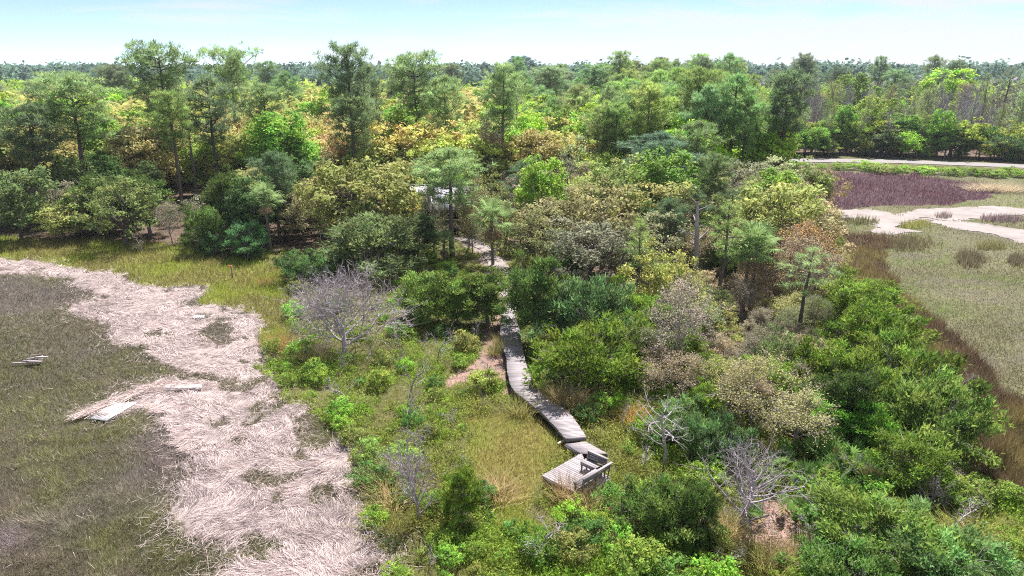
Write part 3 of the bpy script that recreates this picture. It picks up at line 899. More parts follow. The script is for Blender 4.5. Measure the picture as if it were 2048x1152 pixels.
PROTO['cedar_tall'] = [parts_of(make_leafy(s_, 8.5, 2.2, .55, .46, 130, .47, 120, L=.22, W=.085, kind='tri', tr=.16, fork=.2, limbs=8, lob=.36, outer=.45, updir=.75, zmin=.22, mat=M_NEEDLE, vs=.32, bark=M_TWIG, twig=200)) for s_ in (34, 35)]
PROTO['cedar_flat'] = [parts_of(make_leafy(s_, 4.2, 3.0, .55, .42, 115, .46, 125, L=.22, W=.085, kind='tri', tr=.13, fork=.15, limbs=9, lob=.45, outer=.5, updir=.7, zmin=.12, mat=M_NEEDLE, vs=.32, bark=M_TWIG, twig=300)) for s_ in (36, 37, 38)]
PROTO['shrub'] = [parts_of(make_leafy(s_, 1.5, 1.0, .48, .5, 46, .22, 46, L=.12, W=.06, tr=.03, fork=.1, limbs=6, lob=.25, outer=.4, updir=.8, zmin=.08)) for s_ in (41, 42, 43, 44)]
PROTO['shrub_small'] = [parts_of(make_leafy(s_, .9, .7, .45, .5, 26, .17, 40, L=.10, W=.05, tr=.02, fork=.1, limbs=5, lob=.25, outer=.4, updir=.9, zmin=.05)) for s_ in (45, 46, 47)]
def bare_leafy(seed, h, **k):
    lk = k.pop('leaf')
    t = make_bare(seed, h, **k)
    return [('trunk', t[0]), ('branches', t[1]), ('crown', add_leaves(t[4], t[5], seed + 100, *lk))], t[2], t[3]
def bare_only(seed, h, **k):
    t = make_bare(seed, h, **k)
    return [('trunk', t[0]), ('branches', t[1])], t[2], t[3]
PROTO['sparse'] = [bare_leafy(s_, 8, levels=4, nb=(10, 6, 5), ang=.85, fork=.2, tr=.14, ratio=.72, twigs=9, twl=.5, tw=.028, mat=M_TWIG, leaf=(3, .22, .16, .10, .6)) for s_ in (51, 52, 53)]
PROTO['dead_cedar'] = [bare_only(61, 6, levels=4, nb=(13, 8, 7), ang=1.1, fork=.15, tr=.17, ratio=1.0, upw=.45, twigs=8, twl=.42, tw=.022, trunk_to=.5)]
PROTO['dead_fan'] = [bare_only(s_, 5.5, levels=4, nb=(20, 6, 4), ang=.85, fork=.10, tr=.16, ratio=.66, upw=.40, twigs=4, twl=.3, trunk_to=.9, wob=.07, tw=.014) for s_ in (62, 63)]
PROTO['dead_open'] = [bare_only(s_, 7, levels=3, nb=(12, 5), ang=1.0, fork=.30, tr=.12, ratio=.55, upw=.35, twigs=3, twl=.5, trunk_to=.85, wob=.16, tw=.022) for s_ in (64, 65)]
PROTO['dead_small'] = [bare_only(s_, 2.2, levels=3, nb=(7, 5), ang=.8, fork=.15, tr=.05, ratio=.65, upw=.2, twigs=4, twl=.25, wob=.2, tw=.013) for s_ in (66, 67, 68)]
PROTO['snag'] = [bare_only(69, 9, levels=2, nb=(9,), ang=1.1, fork=.38, tr=.22, ratio=.22, upw=.3, twigs=1, twl=.3, trunk_to=.98, wob=.018)]
PROTO['swamp'] = [bare_only(s_, 16, levels=3, nb=(26, 6), ang=.55, fork=.28, tr=.16, ratio=.24, upw=.5, twigs=6, twl=.8, trunk_to=.95, wob=.07, tw=.035, mat=M_SWAMP) for s_ in (71, 72, 73)]
PROTO['swamp_bud'] = [bare_leafy(s_, 16, levels=3, nb=(24, 6), ang=.6, fork=.3, tr=.15, ratio=.26, upw=.5, twigs=5, twl=.7, trunk_to=.95, wob=.07, tw=.03, mat=M_SWAMP, leaf=(4, .35, .26, .16, .75)) for s_ in (74, 75, 76)]

# palms
def make_frond(seed, pet=1.0, fan=.95, nf=20, wl=.075, droop=.35):
    rng = np.random.default_rng(seed)
    b = Buf()
    t = np.linspace(0, 1, 4)
    stem = np.c_[t * pet, 0 * t, .18 * pet * np.sin(t * 2.2) * .8]
    tube(b, stem, np.linspace(.03, .018, 4), 3, (.9, .6, .5))
    base = stem[-1]
    for i in range(nf):
        a = (i / (nf - 1) - .5) * 3.9
        L = fan * (1 - .28 * abs(a) / 1.95) * rng.uniform(.88, 1.1)
        d = np.array([math.cos(a), math.sin(a), .22 * math.cos(a * .8) - .05 * abs(a)])
        s_ = np.array([-math.sin(a), math.cos(a), .25])
        m = base + d * L * .55 + np.array([0, 0, -.04])
        e = base + d * L * .95 + np.array([0, 0, -droop * L * rng.uniform(.5, 1.1)])
        b.add([base, m - s_ * wl / 2, m + s_ * wl / 2], np.array([[0, 1, 2]]), (1 + rng.normal() * .12, .5, .5))
        b.add([m - s_ * wl / 2, e, m + s_ * wl / 2], np.array([[0, 1, 2]]), (1 + rng.normal() * .15, .55, .5))
    return b.mesh('frond', M_NEEDLE)
FRONDS = [make_frond(s_, 1.0, 1.0, 18, .075, d_) for s_, d_ in ((1, .25), (2, .4), (3, .6))]
PALMETTO_FRONDS = [make_frond(s_, .75, .62, 14, .085, .2) for s_ in (5, 6, 7)]

def palm(x, y, h, label, seed, sc=1.0, trunks=1, dead=8):
    rng = random.Random(seed)
    root = tag(empty('palm_tree', (x, y, 0)), label, 'palm tree', 'cabbage palms among the oaks')
    b = Buf()
    z = np.linspace(0, h, 7)
    r = np.array([.20, .155, .145, .145, .15, .17, .12]) * (1 if h > 2 else .9)
    tube(b, np.c_[.05 * np.sin(z * .7 + seed), .04 * np.cos(z * .9), z], r, 8)
    link('trunk', b.mesh('palm_trunk', M_PALMBARK, True), root)
    for i in range(27 + dead):
        f = link('frond', rng.choice(FRONDS), root)
        az = i * 2.4 + rng.uniform(-.3, .3)
        isd = i >= 27
        el = rng.uniform(-1.35, -1.05) if isd else 1.25 - 1.75 * (i / 27.0) ** .85 + rng.uniform(-.12, .12)
        f.rotation_euler = Euler((rng.uniform(-.4, .4), -el, az), 'XYZ')
        s_ = 1.1 * sc * rng.uniform(.85, 1.1) * (.8 if isd else 1)
        f.scale = (s_, s_, s_)
        f.location = (0, 0, h - .1 + (.25 * math.sin(el) if not isd else -.2))
        f.color = (.22, .16, .11, 1) if isd else (.155, .215, .085, 1)
        if isd: f['label'] = 'dead brown frond'
    return root

def palmetto(x, y, label, group, seed, n=11, sc=1.0):
    rng = random.Random(seed)
    root = tag(empty('saw_palmetto', (x, y, 0)), label, 'palmetto', group)
    for i in range(n):
        f = link('frond', rng.choice(PALMETTO_FRONDS), root)
        f.rotation_euler = Euler((rng.uniform(-.3, .3), -rng.uniform(.45, 1.25), i * 2.4 + rng.uniform(-.4, .4)), 'XYZ')
        s_ = sc * rng.uniform(.75, 1.15)
        f.scale = (s_, s_, s_)
        g = rng.uniform(.8, 1.2)
        f.color = (.10 * g, .17 * g, .045 * g, 1) if rng.random() > .1 else (.26, .20, .10, 1)
    return root

def make_tuft(seed, n=260, L=1.25, sp=.28, lean=.35, w=.022):
    rng = np.random.default_rng(seed)
    b = Buf()
    P0 = np.c_[rng.normal(size=(n, 2)) * sp, np.zeros(n)]
    d = unit(np.c_[P0[:, :2] * 1.2 + rng.normal(size=(n, 2)) * lean, np.ones(n)])
    LL = L * rng.uniform(.5, 1.15, n)
    S = unit(np.cross(d, unit(rng.normal(size=(n, 3)))))
    mid = P0 + d * LL[:, None] * .6
    out_ = np.c_[d[:, :2], np.zeros(n)]
    end = mid + (d + out_ * 1.3) * LL[:, None] * .4
    V = np.stack([P0 - S * w / 2, P0 + S * w / 2, mid + S * w * .35, mid - S * w * .35, end], 1).reshape(-1, 3)
    i = np.arange(n)[:, None] * 5
    c = np.repeat(np.c_[np.clip(1 + .28 * rng.normal(size=n), .5, 1.7), rng.uniform(.15, .85, n), np.full(n, .5)], 5, 0)
    b.V.append(V); b.C.append(c); b.n = len(V)
    b.F += [i + np.array([[0, 1, 2, 3]]), i + np.array([[3, 2, 4]])]
    return b.mesh('grass_tuft', M_LEAF)
TUFTS = [make_tuft(s_) for s_ in (1, 2, 3)]

# ------------------------------------------------------------------ placing
C_PINE, C_PINE_B, C_PINE_Y = (.150, .205, .085), (.130, .178, .092), (.185, .250, .075)
C_OCHRE, C_ORANGE, C_YG, C_OLIVE, C_TAN = (.265, .238, .088), (.265, .208, .105), (.225, .255, .060), (.175, .190, .062), (.240, .222, .115)
C_GREEN, C_LIME, C_DKGREEN, C_GREYG = (.135, .215, .032), (.215, .310, .034), (.065, .110, .030), (.140, .145, .095)
C_CEDAR, C_CEDAR_Y, C_CEDAR_D = (.112, .165, .024), (.125, .175, .030), (.062, .098, .024)
C_SHRUB, C_SHRUB_L, C_SHRUB_O = (.145, .225, .036), (.165, .242, .044), (.155, .185, .052)
prng = random.Random(11)
HAND = []
NAME = {'pine': 'pine_tree', 'oak': 'oak_tree', 'broadleaf': 'broadleaf_tree', 'cedar': 'cedar_tree', 'shrub': 'shrub', 'sparse': 'budding_tree',
        'dead': 'dead_tree', 'snag': 'dead_tree', 'swamp': 'bare_tree'}
CAT = {'pine_tree': 'pine tree', 'oak_tree': 'oak tree', 'broadleaf_tree': 'tree', 'cedar_tree': 'cedar', 'shrub': 'shrub', 'budding_tree': 'tree', 'dead_tree': 'dead tree', 'bare_tree': 'bare tree'}
def plant(kind, x, y, h, w, color, label, group=None, var=None, lean=(0, 0)):
    ps = PROTO[kind]
    parts, h0, w0 = ps[prng.randrange(len(ps)) if var is None else var % len(ps)]
    nm = NAME[kind.split('_')[0]]
    root = empty(nm, (x, y, -0.03), prng.uniform(0, 6.283))
    root.rotation_euler = (lean[0], lean[1], root.rotation_euler.z)
    sw = w / w0
    root.scale = (sw, sw * prng.uniform(.92, 1.08), h / h0)
    tag(root, label, CAT[nm], group)
    for pn, me in parts:
        o = link(pn, me, root)
        o.color = (*color, 1)
    return root

def T(kind, px, base, top, wpx, color, label, group=None, var=None, lean=(0, 0)):
    """a plant whose foot stands at photo position (px, base); height and width follow from where its top and sides appear"""
    x, y, _ = G(px, base)
    h = float(top_z(y, top))
    d = y * CS + (CAM_H - h * .6) * SN
    w = wpx * d / FPX
    HAND.append((x, y, w))
    return plant(kind, float(x), float(y), h, float(w), color, label, group, var, lean)

GROUND_MARKS = [(698, 700, 'the large dead tree'), (840, 1030, 'the vase shaped bare tree'), (1478, 1040, 'the fan shaped dead tree'), (1328, 915, 'the branched dead tree'), (1155, 950, 'the bench platform'),
    (1045, 775, 'the boardwalk bend'), (1150, 880, 'the boardwalk end'), (1062, 670, 'the tall boardwalk cedar'), (1170, 765, 'the dense cedar mound'), (1490, 605, 'the joined palms'), (1592, 680, 'the thin leaning pine'),
    (1690, 865, 'the dark upright cedar'), (1860, 895, 'the bulging marsh cedar'), (1660, 960, 'the palmetto patch'), (1750, 1110, 'the big sprawling cedar'), (985, 530, 'the path palm'), (541, 505, 'the meadow palm'),
    (875, 715, 'the small crooked dead tree'), (465, 556, 'the orange ribbon stake'), (922, 1045, 'the small dark cedar'), (1352, 745, 'the grey leafless oak'), (1540, 860, 'the low grey and yellow oak'), (1330, 635, 'the yellow budding oak'), (600, 683, 'the white bag'), (1390, 560, 'the pale snag'), (1850, 1010, 'the blue grey dead bush'), (1030, 655, 'the boardwalk head')]
CROWN_MARKS = [(185, 240, 'the leftmost broad pine'), (95, 300, 'the bushy far left pine'), (352, 160, 'the tallest left pine'), (446, 220, 'the full grey green pine'), (482, 150, 'the skyline pine with dead limbs'), (545, 240, 'the rounded left pine'),
    (712, 170, 'the tallest middle pine'), (838, 180, 'the flat topped pine'), (895, 220, 'the loose drooping pine'), (1003, 210, 'the dark tapering pine'), (1099, 180, 'the dark dome shaped pine'), (1150, 260, 'the thin bright pines'), (1228, 210, 'the dark round pine'),
    (1310, 340, 'the large feathery pine'), (1385, 320, 'the tall mid green pine'), (1335, 210, 'the dense round upper pine'), (1420, 390, 'the slim pine behind the snag'), (1637, 370, 'the lone purple marsh pine'), (1547, 340, 'the dark mound'),
    (740, 370, 'the big yellow oak'), (905, 350, 'the house front pine'), (1052, 370, 'the young conical pine'), (1105, 430, 'the tan oak by the path palm'), (1205, 420, 'the wide tan oak'), (255, 420, 'the light green meadow edge tree'), (45, 400, 'the far left meadow oak'), (541, 440, 'the meadow palm'), (640, 400, 'the dull yellow oak'),
    (1787, 230, 'the pale forked dead pine'), (1885, 165, 'the bright lime crown'), (1990, 200, 'the tall dark right pines'), (1835, 285, 'the dark roadside pine'), (1560, 180, 'the grey roadside pine'), (1690, 190, 'the round green crown'), (1566, 405, 'the lime tree by the purple marsh'), (1600, 510, 'the orange tinted oak')]
def beside(px, py, marks):
    best = min(marks, key=lambda m_: (m_[0] - px) ** 2 + (1.4 * (m_[1] - py)) ** 2)
    dx, dy = px - best[0], 1.4 * (py - best[1])
    rel = ('left of ' if dx < 0 else 'right of ') if abs(dx) > abs(dy) else ('behind ' if dy < 0 else 'in front of ')
    far = '' if math.hypot(dx, dy) < 60 else 'well '
    return far + rel + best[2]
def plural(wd):
    for a in ('tree', 'oak', 'pine', 'cedar', 'shrub'):
        if a in wd: return wd.replace(a, a + 's', 1)
    return wd + 's'
# --- trees that can be told apart: pines along the left wood
T('pine_spread', 185, 420, 160, 185, C_PINE, 'broad open pine, leftmost of the big pines, with long bare lower limbs', None, 0)
T('pine_round', 95, 440, 212, 130, C_PINE_B, 'bushy pine standing low in front of the leftmost broad pine', None, 1)
T('pine_spread', 352, 385, 97, 150, C_PINE, 'tallest wide pine of the left cluster, breaking the skyline', None, 1)
T('pine_round', 368, 420, 184, 105, C_PINE_Y, 'slender pine with bright crown in front of the tallest left pine', None, 2)
T('pine_thin', 395, 405, 190, 70, C_PINE, 'narrow pine with a long bare trunk beside the bright crowned pine', None, 0)
T('pine_open', 446, 400, 148, 125, C_PINE_B, 'full grey-green pine with a dark straight trunk right of the tall cluster', None, 0)
T('pine_spread', 482, 350, 106, 115, C_PINE, 'skyline pine with exposed pale dead limbs below its crown', None, 2)
T('dead_open', 500, 350, 165, 90, (1, 1, 1), 'pale leafless limbs of a dying tree under the skyline pine', None, 0)
T('pine_round', 545, 385, 168, 100, C_PINE, 'dense rounded pine on a dark trunk left of the ochre oaks', None, 0)
T('pine_round', 712, 400, 91, 125, C_PINE_B, 'tallest dark pine in the middle of the skyline', None, 1)
T('pine_open', 745, 380, 130, 90, C_PINE_B, 'dark pine shoulder standing close right of the tallest middle pine', None, 1)
T('pine_open', 715, 415, 188, 115, C_PINE, 'soft green pine in front of the tallest middle pine', None, 1)
T('pine_spread', 838, 370, 117, 135, C_PINE, 'flat topped pine with long level branches over ochre oaks', None, 0)
T('pine_open', 895, 380, 148, 95, C_PINE, 'loose pine with drooping side limbs right of the flat topped pine', None, 1)
T('pine_round', 1003, 395, 129, 105, C_PINE, 'dark tapering pine above the grey trees behind the house', None, 2)
T('pine_thin', 1035, 370, 180, 70, C_PINE, 'smaller dark pine leaning out right of the tapering pine', None, 1)
T('pine_round', 1099, 285, 133, 88, C_PINE_B, 'dark dome shaped pine alone among orange oaks', None, 0)
T('pine_round', 1042, 220, 114, 80, (.045, .075, .065), 'pair-like dark blue pine crown cutting the far skyline', None, 1)
T('pine_thin', 1125, 345, 208, 60, C_PINE_Y, 'thin bright pine left of a matching pair right of the orange oaks', None, 0)
T('pine_thin', 1150, 350, 212, 62, C_PINE_Y, 'thin bright pine with clear straight trunk in the middle of the row', None, 2)
T('pine_thin', 1190, 355, 222, 72, C_PINE_Y, 'forked looking bright pine right of the thin straight one', None, 1)
T('pine_round', 1228, 300, 152, 72, C_PINE, 'dark round pine with violet dead limbs at its foot', None, 2)
T('dead_open', 1234, 330, 195, 60, (1, 1, 1), 'small violet grey dead tree under the dark round pine', None, 1)
T('pine_open', 1310, 450, 262, 150, (.075, .125, .075), 'large feathery pale green pine on the right of the wood', None, 0)
T('pine_round', 1290, 380, 222, 125, C_PINE_Y, 'domed light pine behind the large feathery pine', None, 1)
T('pine_open', 1385, 430, 240, 110, C_PINE, 'tall mid green pine close right of the large feathery pine', None, 1)
T('pine_round', 1420, 495, 308, 85, C_PINE, 'slim green pine behind the pale standing snag', None, 0)
T('pine_round', 1335, 310, 165, 105, C_PINE_B, 'dense round upper pine, high in the right pine stand', None, 2)
T('pine_open', 905, 512, 294, 160, C_PINE, 'open limbed house front pine, standing before the pale roof', None, 1)
T('pine_young', 1052, 440, 316, 85, (.060, .125, .055), 'young conical pine right of the house', None, 0)
T('pine_young', 1276, 598, 438, 72, C_PINE_Y, 'young pine with thin trunk over the yellow budding oak', None, 1)
T('pine_thin', 1428, 625, 405, 105, C_PINE_Y, 'leaning slender pine with dark trunk beside the palms', None, 2, (0, .05))
T('pine_thin', 1592, 690, 492, 115, C_PINE, 'thin leaning pine above the dark cedars on the right', None, 0, (0, .03))
T('pine_thin', 1637, 414, 343, 70, (.09, .15, .075), 'lone small pine standing in the purple marsh', None, 2)
T('pine_thin', 1490, 470, 350, 60, C_PINE_Y, 'thin light pine at the edge of the purple marsh', None, 1)
T('dead_open', 1787, 309, 172, 95, (1, 1, 1), 'pale forked dead pine standing in the grey wood beyond the road', None, 1)
T('broadleaf', 1885, 262, 137, 95, C_LIME, 'bright lime crown rising above the grey wood beyond the road', None, 0)
T('pine_thin', 1990, 290, 133, 62, (.12, .15, .085), 'tallest of the dark right pines beyond the road', None, 0)
T('pine_thin', 1955, 285, 146, 45, (.13, .17, .085), 'shorter of the dark right pines beyond the road', None, 1)
T('pine_thin', 2032, 288, 146, 45, (.13, .17, .085), 'dark right pine nearest the picture edge beyond the road', None, 2)
T('pine_young', 1835, 309, 246, 42, C_PINE, 'dark roadside pine rising from the hedge beyond the road', None, 1)
T('pine_open', 1560, 280, 150, 50, (.13, .16, .10), 'grey roadside pine left in the wood beyond the road', None, 1)
T('broadleaf', 1690, 275, 145, 85, C_GREEN, 'round green crown above the grey wood beyond the road', None, 1)
# --- oaks and other leafy trees
T('oak_open', 255, 492, 348, 150, (.16, .20, .06), 'light green spreading tree at the meadow edge of the left wood', None, 0)
T('oak', 45, 482, 330, 130, (.10, .14, .05), 'mid green oak at the far left meadow edge', None, 1)
T('oak', 130, 480, 385, 110, C_OLIVE, 'low dark oak between the left meadow oak and the light green tree', None, 2)
T('sparse', 345, 488, 395, 75, (.20, .17, .13), 'small mauve grey thicket tree at the meadow edge', None, 0)
T('cedar', 418, 505, 408, 85, C_CEDAR_D, 'dark green cedar left of the tall meadow palm', None, 0)
T('shrub', 432, 512, 462, 45, (.08, .15, .06), 'blue green bush at the foot of the dark cedar', None, 0)
T('cedar', 497, 515, 440, 80, (.06, .12, .045), 'rounded green cedar under the meadow palm', None, 1)
T('oak', 735, 500, 300, 215, (.215, .225, .070), 'big yellow green oak left of the house roof', None, 0)
T('oak', 640, 470, 345, 120, (.20, .175, .075), 'dull yellow oak between the palm and the big yellow oak', None, 1)
T('oak_open', 610, 490, 385, 95, (.17, .16, .08), 'greyish oak with dark trunk right of the meadow palm', None, 2)
T('sparse', 828, 400, 268, 115, (.24, .20, .12), 'rounded bare grey-brown oak behind the house', None, 1)
T('sparse', 975, 400, 225, 100, (.22, .18, .11), 'tall grey budding tree right behind the house', None, 2)
T('oak', 1105, 500, 372, 150, C_TAN, 'tan budding oak right of the palm by the path', None, 2)
T('oak_open', 1205, 520, 342, 180, (.225, .205, .092), 'wide tan brown oak in the middle of the wood', None, 1)
T('oak_open', 1075, 535, 420, 140, (.15, .16, .06), 'olive oak on the right of the sandy path', None, 0)
T('oak_open', 1175, 570, 440, 170, C_GREYG, 'grey green oak behind the flat cedars', None, 2)
T('oak_open', 1330, 640, 478, 135, (.25, .255, .070), 'yellow budding oak in front of the pale snag', None, 1)
T('sparse', 1352, 750, 540, 160, (.24, .205, .16), 'grey leafless oak with traces of yellow right of the dense cedar', None, 0)
T('sparse', 1500, 865, 690, 200, (.25, .23, .10), 'low grey and yellow oak spreading above the fan shaped dead tree', None, 1)
T('sparse', 1580, 905, 780, 160, (.25, .235, .11), 'right half twin of the low grey and yellow oak', None, 2)
T('sparse', 1600, 600, 425, 165, (.30, .185, .08), 'orange tinted budding oak beside the right marsh', None, 0)
T('sparse', 1530, 625, 500, 100, (.27, .20, .10), 'grey budding oak right of the double palm', None, 2)
T('oak', 1566, 432, 386, 64, C_LIME, 'bright lime green small tree by the purple marsh', None, 0)
T('cedar_tall', 1660, 455, 415, 30, C_CEDAR_D, 'small dark pointed cedar by the pale sand', None, 0)
T('sparse', 1640, 500, 440, 70, (.20, .17, .10), 'low grey shrub tree at the edge of the pale sand', None, 1)
# --- cedars
T('cedar_tall', 1066, 680, 496, 110, (.070, .110, .028), 'tall dark cedar with shaded trunks hugging the boardwalk', None, 0)
T('cedar_tall', 975, 652, 535, 110, (.105, .150, .034), 'olive cedar on the left of the boardwalk end', None, 1)
T('cedar', 855, 645, 535, 125, (.105, .155, .034), 'round olive cedar over pink leaf litter left of the boardwalk', None, 2)
T('cedar', 915, 648, 548, 80, (.11, .165, .034), 'small cedar between the two olive cedars', None, 0)
T('cedar_flat', 1172, 692, 552, 185, (.085, .140, .050), 'wide flat blue green cedar behind the dense dark cedar', None, 0)
T('cedar_flat', 1178, 772, 640, 215, C_CEDAR, 'dense dark green cedar mound beside the boardwalk bend', None, 1)
T('cedar', 1130, 555, 490, 60, C_CEDAR_D, 'nearly black cedar behind the flat blue green cedar', None, 1)
T('cedar', 745, 545, 425, 180, (.105, .135, .052), 'wide dull olive cedar behind the large dead tree', None, 0)
T('cedar', 735, 490, 380, 95, C_CEDAR_D, 'dark green cedar below the big yellow oak', None, 2)
T('cedar_flat', 620, 560, 500, 110, (.075, .13, .04), 'low green cedar left of the large dead tree', None, 2)
T('cedar_tall', 922, 1050, 928, 72, C_CEDAR, 'small dark cedar just right of the vase shaped dead tree', None, 1)
T('cedar', 1715, 660, 552, 150, (.118, .170, .028), 'flat topped green cedar at the upper edge of the right thicket', None, 0)
T('cedar', 1745, 730, 600, 150, C_CEDAR, 'layered green cedar at the right marsh edge', None, 1)
T('cedar_flat', 1770, 815, 665, 190, (.110, .160, .028), 'broad dark cedar with dead grey twigs toward the right marsh', None, 2)
T('cedar', 1640, 795, 672, 130, C_CEDAR, 'green cedar with dark forked trunk left in the right thicket', None, 2)
T('cedar_flat', 1860, 900, 745, 190, (.110, .158, .036), 'large bulging marsh cedar, rounded, at the edge of the right flat', None, 0)
T('cedar_tall', 1690, 870, 725, 110, C_CEDAR_D, 'dark upright cedar in the middle of the right thicket', None, 0)
T('cedar', 1640, 880, 790, 100, (.11, .22, .03), 'bright green bush tree left of the dark upright cedar', None, 1)
T('cedar', 1730, 900, 795, 90, (.11, .22, .03), 'vivid green bush tree in the middle of the right thicket', None, 2)
T('cedar', 1812, 985, 870, 140, (.120, .172, .028), 'mid green cedar above the palmettos on the right', None, 1)
T('cedar_flat', 1355, 885, 800, 120, (.088, .140, .046), 'spreading blue green cedar around the branched dead tree', None, 1)
T('cedar_flat', 1330, 1060, 960, 150, (.095, .142, .034), 'low dark cedar right of the bench platform', None, 0)
T('cedar_flat', 1430, 930, 830, 110, (.08, .14, .048), 'dark low cedar between the two grey dead trees', None, 2)
T('cedar', 1390, 1085, 965, 90, C_CEDAR_D, 'dark upright cedar left of the fan shaped dead tree', None, 0)
T('cedar_flat', 1750, 1120, 995, 230, (.108, .155, .034), 'big sprawling cedar at the lower right', None, 1)
T('cedar_flat', 1880, 1165, 1040, 220, (.09, .15, .05), 'sprawling cedar at the lower right corner of the thicket', None, 2)
T('cedar_flat', 1690, 1200, 1090, 200, (.10, .17, .042), 'low cedar cut by the bottom edge of the view', None, 0)
T('cedar_flat', 1560, 775, 670, 120, (.12, .16, .06), 'faded green cedar left of the palmettos by the leaning pine', None, 0)
# --- dead trees
T('sparse', 868, 505, 350, 95, (.19, .19, .09), 'thin half bare tree in front of the left half of the house roof', None, 1)
T('sparse', 938, 500, 338, 85, (.20, .19, .08), 'thin half bare tree in front of the right end of the house roof', None, 2)
T('oak_open', 965, 470, 330, 80, (.19, .21, .07), 'yellow green oak beside the right end of the house roof', None, 1)
T('sparse', 945, 505, 418, 75, (.2, .19, .09), 'thin grey tree between the open limbed pine and the path palm', None, 0)
T('cedar', 835, 512, 425, 95, (.085, .13, .05), 'dark olive cedar left of the open limbed pine', None, 1)
T('oak_open', 1012, 500, 385, 95, (.21, .20, .07), 'yellow olive oak right of the path palm', None, 1)
T('oak', 800, 475, 350, 95, (.21, .20, .055), 'yellowish oak overhanging the left end of the house roof', None, 2)
for a_, b_, t_, w_, k_, l_ in ((1335, 545, 395, 80, 'pine_open', 'dark shaded pine left behind the pale snag'), (1375, 520, 370, 80, 'pine_open', 'dark pine directly behind the pale snag'), (1455, 525, 375, 75, 'pine_thin', 'dark pine between the snag and the purple marsh'), (1290, 530, 400, 85, 'cedar_tall', 'dark tall cedar behind the yellow budding oak'), (1410, 545, 430, 85, 'cedar_tall', 'dark tall cedar right of the snag foot'),
                              (1470, 560, 450, 80, 'cedar_tall', 'dark tall cedar behind the joined palms'), (1440, 575, 480, 70, 'cedar', 'dark cedar under the leaning slender pine'), (1520, 575, 470, 70, 'cedar', 'dark cedar right behind the joined palms'), (1240, 500, 400, 80, 'pine_open', 'dark pine behind the wide tan oak'), (560, 482, 300, 100, 'pine_open', 'dark pine behind the meadow palm'), (470, 478, 330, 90, 'cedar_tall', 'tall dark cedar below the rounded left pine'), (300, 470, 340, 95, 'cedar_tall', 'tall dark cedar in the shade behind the light green tree'), (200, 470, 350, 95, 'cedar_tall', 'tall dark cedar below the leftmost broad pine')):
    T(k_, a_, b_, t_, w_, C_CEDAR_D if k_.startswith('cedar') else (.075, .115, .055), l_)  # added understory trees, crowns coloured dark to stand in for deep shade
T('dead_cedar', 690, 708, 505, 270, (1, 1, 1), 'large mauve grey dead tree with a dense web of twigs left of the boardwalk', None, 0)
T('dead_fan', 840, 1045, 850, 150, (1, 1, 1), 'vase shaped bare tree on the grass below centre', None, 0)
T('dead_fan', 1478, 1052, 850, 240, (1, 1, 1), 'fan shaped bare grey tree above the pink dead fronds', None, 1)
T('dead_open', 1328, 930, 760, 170, (1, 1, 1), 'branched dead tree with a thick dark trunk right of the platform', None, 0)
T('dead_small', 1385, 1020, 910, 70, (1, 1, 1), 'leaning bare sapling below the branched dead tree', None, 0, (0, .5))
T('snag', 1390, 575, 392, 80, (1, 1, 1), 'pale standing snag with broken limbs above the yellow oak', None, 0, (0, .04))
T('snag', 640, 525, 460, 14, (1, 1, 1), 'short grey snag behind the large dead tree', None, 0, (0, .12))
T('dead_small', 285, 505, 460, 40, (1, 1, 1), 'white fallen dead branches at the meadow edge', None, 1)
T('dead_small', 875, 720, 640, 80, (1, 1, 1), 'small crooked dead tree between large dead tree and boardwalk', None, 2)
T('dead_small', 800, 700, 635, 60, (1, 1, 1), 'thin dead sapling right beside the large dead tree', None, 1)
T('dead_small', 1192, 655, 600, 45, (1, 1, 1), 'little white dead tree in front of the flat cedar', None, 2)
T('dead_small', 1112, 570, 525, 26, (1, 1, 1), 'tiny pale dead cedar top behind the tall boardwalk cedar', None, 0)
T('dead_small', 985, 760, 715, 60, (1, 1, 1), 'bare crooked shrub on the left edge of the boardwalk bend', None, 1)
T('dead_small', 962, 825, 770, 22, (1, 1, 1), 'short grey dead stub in the grass left of the boardwalk', None, 0)
T('dead_fan', 1850, 1020, 940, 90, (1, 1, 1), 'blue grey dead bush among green shrubs on the right', None, 1)
T('dead_small', 1835, 715, 672, 55, (1, 1, 1), 'pinkish dead limbs leaning out over the right marsh', None, 1, (0, .5))
T('dead_small', 1880, 740, 690, 55, (1, 1, 1), 'grey dead top of a cedar at the right marsh edge', None, 2)
T('dead_small', 1240, 860, 790, 50, (1, 1, 1), 'white bare sapling in the grass left of the branched dead tree', None, 2)
T('dead_small', 1660, 640, 600, 50, (1, 1, 1), 'pink grey dead twigs under the leaning pine', None, 0)
T('dead_small', 820, 790, 700, 90, (1, 1, 1), 'grey dead bush below the large dead tree', None, 2)

def tp(px, py): return [float(v) for v in G(px, py)[:2]]
def ph(px, base, top): return float(top_z(G(px, base)[1], top))
x, y = tp(541, 505); palm(x, y, ph(541, 505, 396), 'slim palm rising alone at the meadow edge of the left wood', 1, 1.05)
x, y = tp(985, 530); palm(x, y, ph(985, 530, 440), 'palm with drooping skirt beside the sandy path', 2, 1.35, dead=14)
x, y = tp(889, 520); palm(x, y, ph(889, 520, 488), 'short palm half hidden left of the pine by the house', 3, .8)
x, y = tp(1487, 612); palm(x, y, ph(1487, 612, 500), 'left palm of the joined pair by the leaning pine', 4, 1.25)
x, y = tp(1500, 615); palm(x, y, ph(1500, 615, 492), 'right palm of the joined pair by the leaning pine', 5, 1.2)

